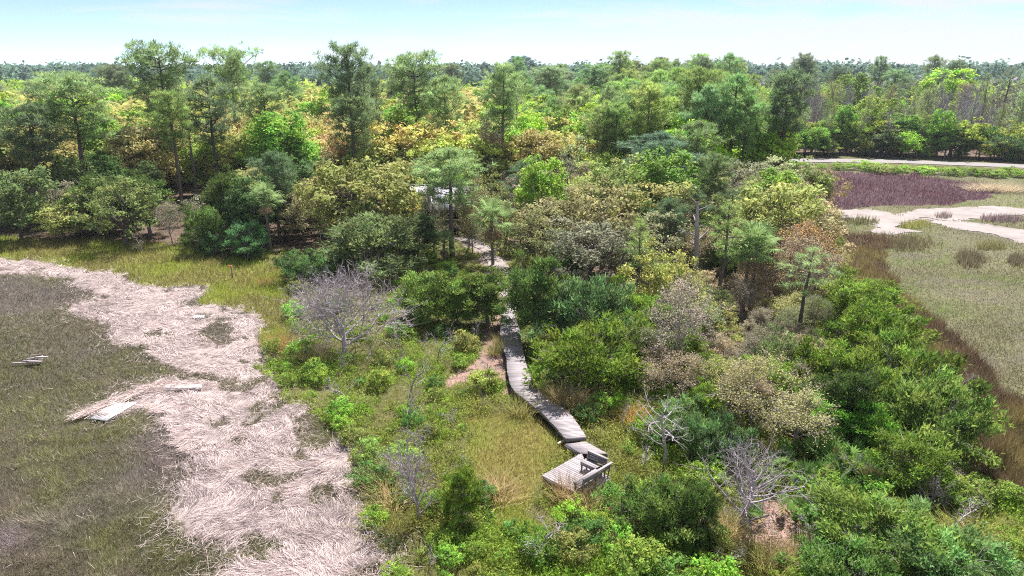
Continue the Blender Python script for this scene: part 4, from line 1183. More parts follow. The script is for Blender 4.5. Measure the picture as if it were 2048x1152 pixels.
for i, (a, b_, s_) in enumerate(((1545, 660, 1.), (1575, 690, 1.2), (1520, 695, 1.1), (1545, 715, 1.2), (1590, 715, 1.1), (1515, 540, .8))):
    x, y = tp(a, b_ + 12); palmetto(x, y, 'saw palmetto clump in the undergrowth below the joined palms', 'palmettos below the joined palms', i, 11, s_)
for i, (a, b_, s_) in enumerate(((1590, 900, 1.), (1625, 905, 1.1), (1660, 915, 1.2), (1700, 915, 1.1), (1640, 950, 1.2), (1685, 955, 1.3), (1725, 960, 1.2), (1740, 985, 1.3), (1690, 1000, 1.2), (1590, 1030, 1.2), (1625, 1040, 1.2), (1560, 925, 1.), (1655, 1010, 1.1), (1500, 1030, .8), (1760, 935, 1.0), (1610, 960, 1.1))):
    x, y = tp(a, b_ + 16); palmetto(x, y, ('large' if s_ > 1.15 else 'mid sized' if s_ > 1.05 else 'small') + ' saw palmetto in the ' + ('upper' if b_ < 920 else 'middle' if b_ < 970 else 'lower') + (' left' if a < 1630 else ' centre' if a < 1690 else ' right') + ' of the palmetto patch', 'palmettos beside the fan shaped dead tree', 20 + i, 12, s_)
for i, (a, b_, s_) in enumerate(((1290, 640, .9), (1262, 600, .8), (470, 515, .8), (585, 545, .9), (600, 520, .8), (400, 500, .8))):
    x, y = tp(a, b_); palmetto(x, y, ('yellowing saw palmetto beside the yellow oak', 'small saw palmetto behind the yellow oak', 'saw palmetto under the cedar by the meadow palm', 'saw palmetto fans at the meadow corner', 'saw palmetto behind the meadow corner', 'saw palmetto under the left dark cedar')[i], None, 50 + i, 9, s_)

# grass tufts
def tuft(px, py, h, w, col, label, group):
    x, y = tp(px, py)
    o = link('grass_tuft', prng.choice(TUFTS), None, (x, y, -.02))
    o.rotation_euler.z = prng.uniform(0, 6.28)
    o.scale = (w, w, h)
    o.color = (*col, 1)
    tag(o, label, 'grass tuft', group)
C_TUFT, C_TUFT_G = (.29, .225, .125), (.20, .185, .07)
for px, py, h, w, c in ((1108, 800, 1., 1.2, C_TUFT), (1128, 808, 1.1, 1.3, C_TUFT), (1148, 815, 1.1, 1.4, C_TUFT), (1165, 822, 1.0, 1.3, C_TUFT), (1140, 826, .9, 1.2, C_TUFT_G)):
    tuft(px, py, h, w, c, 'tan grass tuft right of the boardwalk curve', 'tan tufts right of the boardwalk curve')
tuft(1040, 828, 1.1, 1.1, C_TUFT_G, 'olive grass tuft against the left side of the boardwalk bend', None)
for px, py, h, w, c in ((1128, 1000, 1.25, 1.0, (.27, .185, .10)), (1150, 1008, 1.0, 1.0, (.27, .185, .10)), (1178, 1022, 1.1, 1.2, C_TUFT), (1200, 1026, 1.0, 1.1, C_TUFT_G)):
    tuft(px, py, h, w, c, 'rusty grass tuft at the lower edge of the bench platform', 'rusty tufts below the bench platform')
for px, py, h, w, c in ((1425, 1065, 1.2, 1.2, C_TUFT), (1445, 1080, 1.1, 1.1, C_TUFT), (1520, 1130, 1.3, 1.3, C_TUFT_G), (1540, 1150, 1.2, 1.2, C_TUFT_G), (1590, 1120, 1.2, 1.1, (.32, .23, .15)), (1575, 1150, 1.1, 1.1, C_TUFT)):
    tuft(px, py, h, w, c, 'straw coloured tuft beside the pink dead fronds', 'tufts beside the pink dead fronds')
for px, py, h, w, c in ((620, 715, 1.1, 1.3, C_TUFT), (640, 725, 1., 1.2, C_TUFT_G), (560, 690, 1., 1.3, (.2, .14, .06)), (580, 700, 1.1, 1.3, (.22, .15, .06)), (535, 570, 1.0, 1.2, (.17, .12, .05)), (600, 720, .9, 1.1, C_TUFT_G)):
    tuft(px, py, h, w, c, 'brown grass tuft left of the large dead tree', 'brown tufts left of the large dead tree')
for px, py, h, w, c in ((985, 985, .9, 1.2, C_TUFT), (1000, 1000, .8, 1.2, C_TUFT), (780, 960, 1., 1.2, C_TUFT), (760, 985, 1.1, 1.3, C_TUFT_G), (785, 1010, 1., 1.2, C_TUFT), (770, 1060, 1., 1.2, C_TUFT_G), (1270, 760, 1., 1.2, (.27, .18, .12)), (1268, 850, .9, 1.0, (.28, .19, .06)), (1275, 835, .9, 1.0, (.28, .19, .06)), (1925, 1100, 1.2, 1.2, (.25, .18, .08)), (1940, 1085, 1.1, 1.1, (.22, .18, .06))):
    tuft(px, py, h, w, c, 'dry grass tuft ' + beside(px, py, GROUND_MARKS), 'dry tufts among the low shrubs')
for px, py, h, w, c in ((1012, 705, 1.0, .8, C_TUFT_G), (990, 710, .9, .8, C_TUFT_G), (1000, 690, .9, .7, C_TUFT_G)):
    tuft(px, py, h, w, c, 'green brown tuft on pink litter left of the boardwalk', 'tufts on the litter left of the boardwalk')
for px in range(1950, 2050, 18):
    tuft(px, 378 + (px % 7), 1.2, 2.2, (.27, .225, .16), 'straw coloured tuft beyond the right end of the purple marsh', 'straw tufts right of the purple marsh')
# dead fronds on the bare patch
for i in range(9):
    f = link('dead_frond', prng.choice(PALMETTO_FRONDS), None)
    x, y = tp(1530 + 14 * (i % 4) + prng.uniform(-8, 8), 1030 + 22 * (i // 4) + prng.uniform(-8, 8))
    f.location = (x, y, .12); f.rotation_euler = (prng.uniform(-.3, .3), .25, prng.uniform(0, 6.28)); f.color = (.36, .25, .24, 1)
    tag(f, 'fallen pinkish dead frond on the bare patch', 'dead frond', 'dead fronds on the bare patch')

# ------------------------------------------------------------------ the wood: scattered trees
HW = np.array(HAND)
W_BEYOND = {0: 'in the left wood', 1: 'between the left pine cluster and the house', 2: 'behind the house', 3: 'right of the house', 4: 'in the right pine stand', 5: 'in the grey wood beyond the road'}
KINDS = {  # key: prototype, colour, words
    'ochre': ('oak', C_OCHRE, 'ochre leaved oak'), 'orange': ('oak', C_ORANGE, 'orange tinted oak'), 'yg': ('oak', C_YG, 'yellow green oak'), 'olive': ('oak', C_OLIVE, 'dull olive oak'),
    'tan': ('oak_open', C_TAN, 'tan budding oak'), 'green': ('broadleaf', C_GREEN, 'fresh green leafy tree'), 'lime': ('broadleaf', C_LIME, 'lime green leafy tree'), 'dkgreen': ('broadleaf', C_DKGREEN, 'dark green leafy tree'),
    'greyg': ('oak_open', C_GREYG, 'grey green oak'), 'pine': ('pine_round', C_PINE_B, 'dark pine'), 'pine2': ('pine_open', C_PINE, 'loose crowned pine'), 'piney': ('pine_round', C_PINE_Y, 'light green pine'),
    'bare': ('swamp', (1, 1, 1), 'slender bare grey tree'), 'bud': ('swamp_bud', (.165, .215, .06), 'slender green budded tree'), 'budred': ('swamp_bud', (.22, .16, .10), 'slender reddish budded tree'),
    'sparse': ('sparse', (.24, .20, .12), 'half bare grey oak'), 'cedar': ('cedar', C_CEDAR, 'small dark cedar')}
MIX = [('green 30 yg 22 ochre 20 olive 12 lime 10 pine2 3 dkgreen 8 tan 6', 0), ('ochre 40 yg 26 olive 10 pine2 3 tan 10 green 10 lime 5', 1), ('ochre 42 orange 7 yg 16 green 12 tan 10 pine 3 lime 5', 2),
       ('ochre 24 orange 8 yg 16 green 12 lime 8 tan 10 pine2 9 piney 7', 3), ('pine 22 pine2 18 piney 26 green 13 lime 7 yg 9 ochre 7', 4), ('bare 50 bud 24 budred 3 green 10 yg 5 pine2 5 lime 3', 5)]
def parse(s_):
    w = s_.split()
    return [(w[i], float(w[i + 1])) for i in range(0, len(w), 2)]
MIXES = {z: parse(s_) for s_, z in MIX}
FARMIX = parse('pine 46 pine2 12 green 14 yg 10 olive 10 ochre 6 lime 4')
FARMIX_L = parse('green 26 yg 20 olive 14 ochre 16 lime 8 pine 16')
def pick(mix, r):
    t = sum(w for _, w in mix) * r
    for k, w in mix:
        t -= w
        if t <= 0: return k
    return mix[-1][0]
HEI = {'oak': (9.5, 13), 'oak_open': (8, 11), 'broadleaf': (11, 15), 'pine_round': (15, 20.5), 'pine_open': (14, 20), 'swamp': (8, 18), 'swamp_bud': (9, 18), 'sparse': (6, 9), 'cedar': (4, 6)}
WID = {'oak': .92, 'oak_open': .9, 'broadleaf': .62, 'pine_round': .44, 'pine_open': .46, 'swamp': .30, 'swamp_bud': .32, 'sparse': .8, 'cedar': .75}
srng = np.random.default_rng(5)
cand = []
Y = 58.0
while Y < 1500:
    sp = (3.3 + .015 * Y) if Y < 330 else (8.3 + .016 * (Y - 330))
    lim = Y * .86 + 12
    xs = np.arange(-lim, lim, sp)
    cand.append(np.c_[xs + srng.uniform(-.45, .45, len(xs)) * sp, Y + srng.uniform(-.45, .45, len(xs)) * sp, np.full(len(xs), sp)])
    Y += sp
cand = np.vstack(cand)
reg = region(cand[:, 0], cand[:, 1])
cpx, cpy = P(cand[:, 0], cand[:, 1])
ok = (reg == R_FOREST)
ok &= dist_poly(cand[:, 0], cand[:, 1], BWC) > 3.0
ok &= dist_poly(cand[:, 0], cand[:, 1], PATHW) > 2.6
ok &= dist_poly(cand[:, 0], cand[:, 1], ROADW) > 7.5
ok &= ~((np.abs(cand[:, 0] - hx) < 7.5) & (cand[:, 1] > hy - 4) & (cand[:, 1] < hy + 10))
cand, reg, cpx, cpy = cand[ok], reg[ok], cpx[ok], cpy[ok]
KEEP_CLEAR = [(1365, 1412, 395, 575, 575), (1415, 1450, 400, 620, 625), (1450, 1540, 485, 600, 612), (945, 1025, 430, 535, 530), (880, 930, 420, 505, 512), (500, 580, 390, 500, 505), (860, 960, 350, 460, 462), (945, 1000, 470, 545, 480), (1575, 1610, 600, 690, 690), (350, 400, 230, 370, 400), (436, 456, 235, 340, 400), (1000, 1050, 560, 640, 600), (1262, 1292, 470, 580, 598)]
def blocks_view(x, y, h, w):
    tx, ty = P(x, y, h); bx_, by_ = P(x, y, 0.0)
    hw_ = w * .45 * FPX / max(1.0, y * CS + CAM_H * SN * .7)
    for x0, x1, y0, y1, yb in KEEP_CLEAR:
        if by_ > yb - 2 and tx + hw_ > x0 and tx - hw_ < x1 and ty < y1 and by_ > y0: return True
    return False
count, far_list, far_n = {}, [], 0
order = np.argsort(cand[:, 1])
for i in order:
    x, y, sp = cand[i]
    r = prng.random()
    back = inpoly(np.array([cpx[i]]), np.array([cpy[i]]), BACKWOOD)[0]
    z = 5 if back and y < 420 else (0 if cpx[i] < 330 else 1 if cpx[i] < 640 else 2 if cpx[i] < 1020 else 3 if cpx[i] < 1220 else 4)
    blotch = float(vnoise(x / 22.0, y / 22.0, 77))
    mix = MIXES[z]
    if y > 560 or (y > 380 and cpx[i] > 1250): mix = FARMIX
    elif y > 210 and z < 3: mix = FARMIX_L if y > 300 or r < .5 else mix
    elif y > 240 and z != 5 and r < .4: mix = FARMIX
    rr_ = min(.999, max(0, .6 * prng.random() + .4 * ((blotch * 2.3) % 1.0)))
    k = pick(mix, rr_)
    if z == 5 and y > 260: k = pick(parse('bud 18 green 26 yg 16 lime 12 pine 14 bare 30'), prng.random())
    d = np.hypot(HW[:, 0] - x, HW[:, 1] - y)
    if (d < HW[:, 2] * .42).any() and y < 150: continue
    front = cpy[i] > 405 and z != 5
    if front:
        k = prng.choice(['tan', 'greyg', 'olive', 'sparse', 'cedar', 'cedar', 'sparse', 'green'] if z > 1 else ['olive', 'dkgreen', 'dkgreen', 'sparse', 'cedar', 'dkgreen', 'greyg'])
    proto, colr, wd = KINDS[k]
    h0, h1 = HEI[proto]
    h = prng.uniform(h0, h1)
    if front: h *= .62 if cpx[i] < 1040 else .82
    w = h * WID[proto] * prng.uniform(.85, 1.15)
    if y < 130 and blocks_view(x, y, h, w):
        h *= .4; w *= .4
        if blocks_view(x, y, h, w): continue
    if y > 250 and proto.startswith('pine'):
        h = prng.uniform(15, 21) if prng.random() < .7 else prng.uniform(21, 26); w = prng.uniform(8.5, 13)
    if y > 330: w = max(w, sp * 1.1)
    nm = NAME[proto.split('_')[0]]
    vis = -120 < cpx[i] < 2170
    n_ = count.get(nm, 0)
    lim_n = 200 if nm == 'pine_tree' else 285 if nm == 'bare_tree' else 225
    if vis and n_ < lim_n and y < 420:
        count[nm] = n_ + 1
        ctx, cty = P(x, y, h * .75)
        bs_ = beside(float(ctx), float(cty), CROWN_MARKS)
        lab = wd + ' ' + bs_
        c = tuple(v * prng.uniform(.88, 1.12) for v in colr) if colr != (1, 1, 1) else colr
        plant(proto, float(x), float(y), h, w, c, lab, plural(wd) + ' ' + bs_)
    elif y > 60 and -500 < cpx[i] < 2550:
        far_list.append((x, y, h, w, k))
print('COUNTS', count, 'far', len(far_list))

# half bare thicket right of the boardwalk
trg = np.random.default_rng(31)
tq = []
for a, u in trg.uniform(size=(420, 2)):
    a, u = 1235 + a * 420, 560 + u * 330
    if not inpoly(np.array([a]), np.array([u]), [(1235, 600), (1270, 740), (1400, 860), (1560, 890), (1620, 830), (1620, 700), (1650, 580), (1560, 560), (1300, 590)])[0]: continue
    x, y = G(a, u)[:2]
    d = np.hypot(HW[:, 0] - x, HW[:, 1] - y)
    if (d < HW[:, 2] * .22).any() or any((x - q[0]) ** 2 + (y - q[1]) ** 2 < 3.4 for q in tq): continue
    tq.append((x, y))
    k = prng.choice(['sparse', 'sparse', 'sparse', 'oak_open', 'cedar'])
    h = prng.uniform(2.0, 3.9)
    c, wd = prng.choice([((.25, .20, .12), 'tan'), ((.24, .24, .08), 'yellowish'), ((.20, .18, .12), 'grey'), ((.15, .18, .07), 'olive')]) if k != 'cedar' else (C_CEDAR, 'green')
    plant(k, float(x), float(y), h, h * prng.uniform(.8, 1.15), c, ('little ' if h < 2.8 else 'taller ') + f'{wd} {NAME[k.split("_")[0]].split("_")[0]} thicket tree {beside(a, u, GROUND_MARKS)}', f'{wd} {NAME[k.split("_")[0]].split("_")[0]} trees of the half bare thicket')
print('THICKET', len(tq))

dsc = []
for a, u in trg.uniform(size=(260, 2)):
    a, u = 600 + a * 1350, 560 + u * 580
    x, y = G(a, u)[:2]
    if region(np.array([x]), np.array([y]))[0] not in (R_SHRUB, R_FOREST) or dist_poly(np.array([x]), np.array([y]), BWC)[0] < 1.8: continue
    if any((x - q[0]) ** 2 + (y - q[1]) ** 2 < 9 for q in dsc) or blocks_view(x, y, 1.5, 1.5): continue
    dsc.append((x, y))
    h = prng.uniform(1.0, 2.6)
    plant('dead_small', float(x), float(y), h, h * prng.uniform(.8, 1.4), (1, 1, 1), ('tiny' if h < 1.5 else 'small' if h < 2.1 else 'taller') + ' leafless grey bush ' + beside(a, u, GROUND_MARKS), 'leafless grey bushes among the shrubs', None, (prng.uniform(-.3, .3), prng.uniform(-.3, .3)))
    if len(dsc) > 60: break

# far woodland: every tree is real crown geometry, joined into one mass
def pine_far(k, y): return k.startswith('pine') and y > 330
def far_wood(items, name, label):
    b = Buf()
    rg = np.random.default_rng(3)
    for (x, y, h, w, k) in items:
        proto, colr, _ = KINDS[k]
        n = int(np.clip(44000 / y, 30, 230))
        c = np.array(colr if colr != (1, 1, 1) else (.165, .155, .18))
        if pine_far(k, y): c = np.array((.065, .105, .080)) * rg.uniform(.8, 1.25) * rg.uniform(.85, 1.25)  # far pines: darker, bluer colour paints in the effect of distance
        pine = proto.startswith('pine')
        dd = unit(rg.normal(size=(n, 3)) + np.array([0, 0, .35]))
        lobe = 1 + .22 * np.sin(3 * np.arctan2(dd[:, 1], dd[:, 0]) + rg.uniform(0, 6)) + .18 * np.sin(7 * dd[:, 2] + rg.uniform(0, 6))
        r = (lobe * (.55 + .45 * rg.uniform(size=n) ** .5))[:, None]
        zc, rz = (.70, .30) if pine else (.58, .40)
        Pn = dd * r * np.array([w / 2, w / 2, h * rz]) + np.array([x, y, h * zc])
        L = w * (.8 / math.sqrt(n)) * 3.0
        D = unit(rg.normal(size=(n, 3)))
        col = c[None, :] * np.clip(1 + .16 * rg.normal(size=(n, 1)), .6, 1.5)
        leaf_quad(b, Pn, D, L * rg.uniform(.6, 1.3, n), L * .7 * rg.uniform(.6, 1.3, n), col, rg, unit(dd + np.array([0, 0, .35]) + rg.normal(size=(n, 3)) * .35))
        tz = h * (.62 if pine else .35)
        a = w * .02 + .12
        b.add([[x - a, y, 0], [x + a, y, 0], [x, y, tz], [x, y - a, 0], [x, y + a, 0]], np.array([[0, 1, 2], [3, 4, 2]]), (.10, .08, .078))
    o = link(name, b.mesh(name, M_FAR))
    tag(o, label, 'woodland', None, 'stuff')
far_wood(far_list, 'far_woodland', 'mass of distant treetops reaching to the horizon')

# hedge of bushes and trees along the far side of the road
HEDGE_MARKS = [(1547, 300, 'the dark mound'), (1637, 300, 'the lone marsh pine'), (1725, 300, 'the middle verge bushes'), (1480, 300, 'the left end of the road'), (1900, 300, 'the purple marsh end'), (2040, 300, 'the right picture edge')]
px = 1475.0
while px < 2330:
    base = np.interp(px, [1475, 1760, 2048, 2400], [312.5, 314.5, 325, 343])
    for row in (0, 1):
        k = prng.choice(['green', 'lime', 'dkgreen', 'green', 'lime', 'dkgreen', 'green'])
        _, colr, wd = KINDS[k]
        bx, by, _z = G(px + prng.uniform(-14, 14), base - 1.0 - row * 5 - prng.uniform(0, 3))
        h = prng.uniform(2.6, 7.6) * (1 + .3 * row)
        if prng.random() < .12: continue
        pr = prng.choice(['oak', 'broadleaf', 'oak', 'shrub'])
        plant(pr, float(bx), float(by), h, h * prng.uniform(.8, 1.45), tuple(v * prng.uniform(.65, 1.0) for v in colr), ('front ' if row == 0 else 'rear ') + wd.replace('leafy tree', 'bush').replace('oak', 'bush') + ' beyond the road ' + beside(px, 300, HEDGE_MARKS), 'bushes along the far side of the road')
    px += prng.uniform(20, 32)
# bushes on the near verge of the road
for px, py, wpx, hpx, c in ((1580, 335, 45, 16, C_SHRUB), (1612, 335, 14, 12, C_GREEN), (1640, 338, 24, 12, C_SHRUB), (1680, 339, 40, 14, C_SHRUB), (1725, 340, 60, 20, C_SHRUB), (1765, 346, 60, 20, (.16, .2, .05)), (1810, 345, 40, 16, C_SHRUB), (1850, 347, 50, 16, C_SHRUB),
                             (1900, 350, 50, 16, C_SHRUB), (1940, 350, 45, 16, C_SHRUB), (1980, 354, 50, 16, C_SHRUB), (2020, 352, 45, 18, C_SHRUB), (2050, 356, 40, 16, C_SHRUB), (1518, 336, 24, 14, C_SHRUB_O), (1536, 333, 20, 8, C_SHRUB_O), (2085, 358, 45, 16, C_SHRUB), (1500, 345, 50, 34, C_DKGREEN)):
    T('shrub', px, py, py - hpx, wpx, c, 'bright green bush on the near road verge, ' + beside(px, 300, HEDGE_MARKS), 'bushes on the near verge of the road')

# ------------------------------------------------------------------ low shrubs of the near ground
def scatter_px(n, x0, x1, y0, y1, rg):
    px, py = rg.uniform(x0, x1, n), rg.uniform(y0, y1, n)
    g = np.array([G(a, b_)[:2] for a, b_ in zip(px, py)]) if n < 4000 else None
    if g is None:
        a, u = (px - 1024) / FPX, (576 - py) / FPX
        t = -CAM_H / (-SN + u * CS)
        g = np.c_[a * t, (CS + u * SN) * t]
    return g, px, py
srg = np.random.default_rng(12)
g, spx, spy = scatter_px(900, 500, 2060, 515, 1190, srg)
rg_ = region(g[:, 0], g[:, 1])
bd = dist_poly(g[:, 0], g[:, 1], BWC)
placed = []
for (x, y), a, b_, r, d in sorted(zip(g.tolist(), spx, spy, rg_, bd), key=lambda t: t[0][1]):
    if r not in (R_SHRUB, R_FOREST) or d < 1.6 or (r == R_FOREST and prng.random() < .5): continue
    if r == R_SHRUB and 880 < a < 1130 and 800 < b_ < 1060 and prng.random() < .75: continue
    if any((x - q[0]) ** 2 + (y - q[1]) ** 2 < q[2] for q in placed): continue
    hd = np.hypot(HW[:, 0] - x, HW[:, 1] - y)
    if (hd < HW[:, 2] * .3).any() or blocks_view(x, y, 1.2, 1.6): continue
    if 770 < a < 900 and 1035 < b_ < 1075: continue
    if 1440 < a < 1560 and 1040 < b_ < 1120: continue
    placed.append((x, y, 1.15))
    if len(placed) > 285: break
    if a < 820 and b_ < 760: where = 'around the large dead tree'
    elif a < 1010: where = 'between the straw and the boardwalk'
    elif b_ < 800: where = 'in the undergrowth right of the boardwalk'
    elif a < 1280: where = 'around the bench platform'
    else: where = 'in the lower right thicket'
    big = prng.random() < .55
    c, wd = prng.choice([(C_SHRUB, 'bright green'), (C_SHRUB_L, 'lime green'), (C_SHRUB_O, 'olive green'), (C_SHRUB, 'bright green'), ((.085, .15, .04), 'dark green')] if r == R_SHRUB else [((.10, .15, .045), 'dark green'), (C_SHRUB_O, 'olive green'), ((.2, .18, .12), 'greyish')])
    h = prng.uniform(.8, 1.5) if big else prng.uniform(.45, .8)
    plant('shrub' if big else 'shrub_small', x, y, h, h * prng.uniform(1.15, 1.6), tuple(v * prng.uniform(.9, 1.1) for v in c), ('large ' if h > 1.15 else 'mid sized ' if big else 'small ') + f'{wd} shrub {beside(a, b_, GROUND_MARKS)}', ('large ' if h > 1.15 else 'mid sized ' if big else 'small ') + f'{wd} shrubs {beside(a, b_, GROUND_MARKS)}')
print('SHRUBS', len(placed))

# ------------------------------------------------------------------ grass, straw, undergrowth (uncountable)
def scatter_region(n, ids, seed, x0=-60, x1=2110, y0=330, y1=1210, fuzzy=True):
    rg = np.random.default_rng(seed)
    g, px, py = scatter_px(n, x0, x1, y0, y1, rg)
    r = region(g[:, 0], g[:, 1], fuzzy)
    k = np.isin(r, ids)
    return g[k], px[k], py[k], r[k], rg

def blades(b, g, rg, L, W, col, lean=.35, vs=.25, z=None, dirb=None, flat=1.0):
    n = len(g)
    dist = g[:, 1]
    d = np.c_[rg.normal(size=(n, 2)) * lean, np.full(n, flat)]
    if dirb is not None: d[:, :2] += dirb
    d = unit(d)
    Pn = np.c_[g, gz(g[:, 0], g[:, 1]) - .02 if z is None else z]
    LL = L * rg.uniform(.55, 1.35, n)
    WW = W * (np.clip(dist / 40, .8, 4)) * rg.uniform(.7, 1.3, n)
    c = np.asarray(col) * np.clip(1 + vs * rg.normal(size=(n, 1)), .45, 1.8)
    leaf_tri(b, Pn, d, LL, WW, c, rg)

# dark marsh on the left
b = Buf()
g, px_, py_, _, rg = scatter_region(320000, [R_LMARSH], 101, -260, 830, 500, 1215)
k1 = fbm(g[:, 0] / 9, g[:, 1] / 9, 41)[:, None]; k2 = fbm(g[:, 0] / 3.1, g[:, 1] / 3.1, 45)[:, None]
cg, cp, cb_ = np.array([.108, .110, .050]), np.array([.150, .125, .128]), np.array([.132, .104, .086])
zone_ = np.clip((690 - py_) / 130, 0, 1) + .75 * np.clip((py_ - 820) / 120, 0, 1)
w1 = np.clip((k1 - .55) * 4 + zone_[:, None] * .9, 0, 1); w2 = np.clip((k2 - .45) * 5, 0, 1)
col = (cg * (1 - w1) + cp * w1) * (1 - .5 * w2) + cb_ * .5 * w2
col = np.where(rg.uniform(size=(len(g), 1)) < .05, np.array([.30, .255, .21]), col)
k3 = fbm(g[:, 0] / .7, g[:, 1] / .7, 47, 3)[:, None]; k4 = fbm(g[:, 0] / 16, g[:, 1] / 16, 48, 3)[:, None]
col = col * np.clip(.5 + 1.0 * k3, .5, 1.5) * np.clip(.5 + k4, .7, 1.3)
L_ = .34 * np.clip(.3 + 1.4 * k3[:, 0], .4, 1.5)
dirb = np.c_[fbm(g[:, 0] / 2.2, g[:, 1] / 2.2, 49) - .5, fbm(g[:, 0] / 2.2, g[:, 1] / 2.2, 50) - .5] * 2.6
blades(b, g, rg, L_, .03, col, .6, .3, None, dirb)
tag(link('marsh_grass', b.mesh('marsh_grass', M_BLADE)), 'dark olive and mauve marsh grass covering the left flat', 'marsh grass', None, 'stuff')
# straw
b = Buf()
g, px_, py_, _, rg = scatter_region(250000, [R_WRACK], 102, -80, 830, 505, 1215)
n_ = len(g)
gx_, gy_ = g[:, 0], g[:, 1]
sw = fbm(gx_ / 5.5, gy_ / 5.5, 51, 3); sw2 = fbm(gx_ / 1.6, gy_ / 1.6, 55, 2); 
ang = -.95 + (sw - .5) * 8.0 + (sw2 - .5) * 4.0 + rg.normal(size=n_) * .36
mound = lambda a, b_: fbm(a / 1.9, b_ / 1.9, 57, 3)
m0 = mound(gx_, gy_); e_ = .25
nx_, ny_ = -(mound(gx_ + e_, gy_) - m0) / e_ * 1.3, -(mound(gx_, gy_ + e_) - m0) / e_ * 1.3
hgt = .03 + .42 * m0 * rg.uniform(.45, 1, n_)
tilt_ = -(nx_ * np.cos(ang) + ny_ * np.sin(ang)) * .8 + rg.normal(size=n_) * .13 + .03
tone = fbm(gx_ / .8, gy_ / .8, 59, 3); tone2 = fbm(gx_ / 4.0, gy_ / 4.0, 63, 3)
c = np.array([.45, .375, .37])[None, :] * np.clip(.25 + .75 * tone[:, None] + .65 * tone2[:, None] + .26 * rg.normal(size=(n_, 1)), .22, 1.5)
c = np.where(rg.uniform(size=(n_, 1)) < .12, np.array([.20, .155, .14]) * rg.uniform(.6, 1.3, (n_, 1)), c)
Dv = unit(np.c_[np.cos(ang), np.sin(ang), tilt_])
L_ = rg.uniform(.25, .95, n_)
leaf_tri(b, np.c_[g, hgt] - Dv * L_[:, None] * .5, Dv, L_, .017 * np.clip(gy_ / 33, .85, 3) * rg.uniform(.7, 1.5, n_), c, rg, unit(np.c_[nx_, ny_, np.ones(n_)] + rg.normal(size=(n_, 3)) * .5))
# straw thinning out over the grass around the mat
g, px_, py_, rr_, rg = scatter_region(90000, [R_LMARSH, R_MEADOW, R_SHRUB], 112, -80, 860, 505, 1215)
dd_ = np.full(len(g), 9.)
for k_ in range(16):
    a_ = k_ / 16 * 6.283
    for rad_ in (.5, 1.1, 2.0):
        hit = region(g[:, 0] + rad_ * math.cos(a_), g[:, 1] + rad_ * math.sin(a_)) == R_WRACK
        dd_ = np.where(hit, np.minimum(dd_, rad_), dd_)
keep = (rg.uniform(size=len(g)) < np.where(dd_ < .6, .6, np.where(dd_ < 1.2, .18, np.where(dd_ < 2.1, .05, .006)))) & (g[:, 0] < 2)
g = g[keep]; n_ = len(g)
a_ = rg.uniform(0, 6.28, n_)
D_ = unit(np.c_[np.cos(a_), np.sin(a_), rg.normal(size=n_) * .25])
leaf_tri(b, np.c_[g, rg.uniform(.08, .35, n_)], D_, rg.uniform(.25, .8, n_), .017 * np.clip(g[:, 1] / 35, .9, 3), np.array([.40, .33, .31]) * np.clip(1 + .3 * rg.normal(size=(n_, 1)), .4, 1.5), rg, unit(rg.normal(size=(n_, 3)) * .4 + np.array([0, 0, 1.])))
tag(link('straw_wrack', b.mesh('straw_wrack', M_STRAW)), 'thick swirled mat of pale pinkish straw washed over the marsh', 'straw', None, 'stuff')
# straw on the white boards and stray stalks
b = Buf()
rg = np.random.default_rng(104)
for (p0, p1, n_, sp_) in (((160, 838), (330, 770), 900, .35), ((300, 785), (420, 778), 700, .35)):
    t = rg.uniform(size=n_)[:, None]
    a0, a1 = G(*p0)[:2], G(*p1)[:2]
    q = a0 + (a1 - a0) * t + rg.normal(size=(n_, 2)) * sp_ * .7
    d0 = unit(a1 - a0)
    D = unit(np.c_[np.tile(d0, (n_, 1)) + rg.normal(size=(n_, 2)) * .2, rg.normal(size=n_) * .06])
    leaf_tri(b, np.c_[q, rg.uniform(.22, .36, n_)] - D * .6, D, np.full(n_, 1.2), np.full(n_, .03), np.array([.5, .42, .40]) * np.clip(1 + .25 * rg.normal(size=(n_, 1)), .4, 1.5), rg)
tag(link('straw_strands', b.mesh('straw_strands', M_STRAW)), 'strands of straw drifted over the white boards', 'straw', None, 'stuff')
# meadow
b = Buf()
g, px_, py_, rr_, rg = scatter_region(300000, [R_MEADOW, R_YMEAD], 105, -80, 1140, 465, 1080)
k1 = fbm(g[:, 0] / 4, g[:, 1] / 4, 61)[:, None]
w1 = np.clip((k1 - .40) * 5, 0, 1)
col = np.array([.19, .225, .036]) * (1 - w1) + np.array([.17, .15, .055]) * w1
col = np.where((rr_ == R_YMEAD)[:, None], np.array([.19, .225, .040]) * (1 - .75 * w1) + np.array([.25, .185, .075]) * .75 * w1, col)
k = rg.uniform(size=len(g)) < np.where(rr_ == R_YMEAD, .75, 1)
blades(b, g[k], rg, np.where(rr_[k] == R_YMEAD, .34, .6), .03, col[k], .45)
tag(link('meadow_grass', b.mesh('meadow_grass', M_BLADE)), 'yellow green grass along the wood edge and beside the platform', 'grass', None, 'stuff')
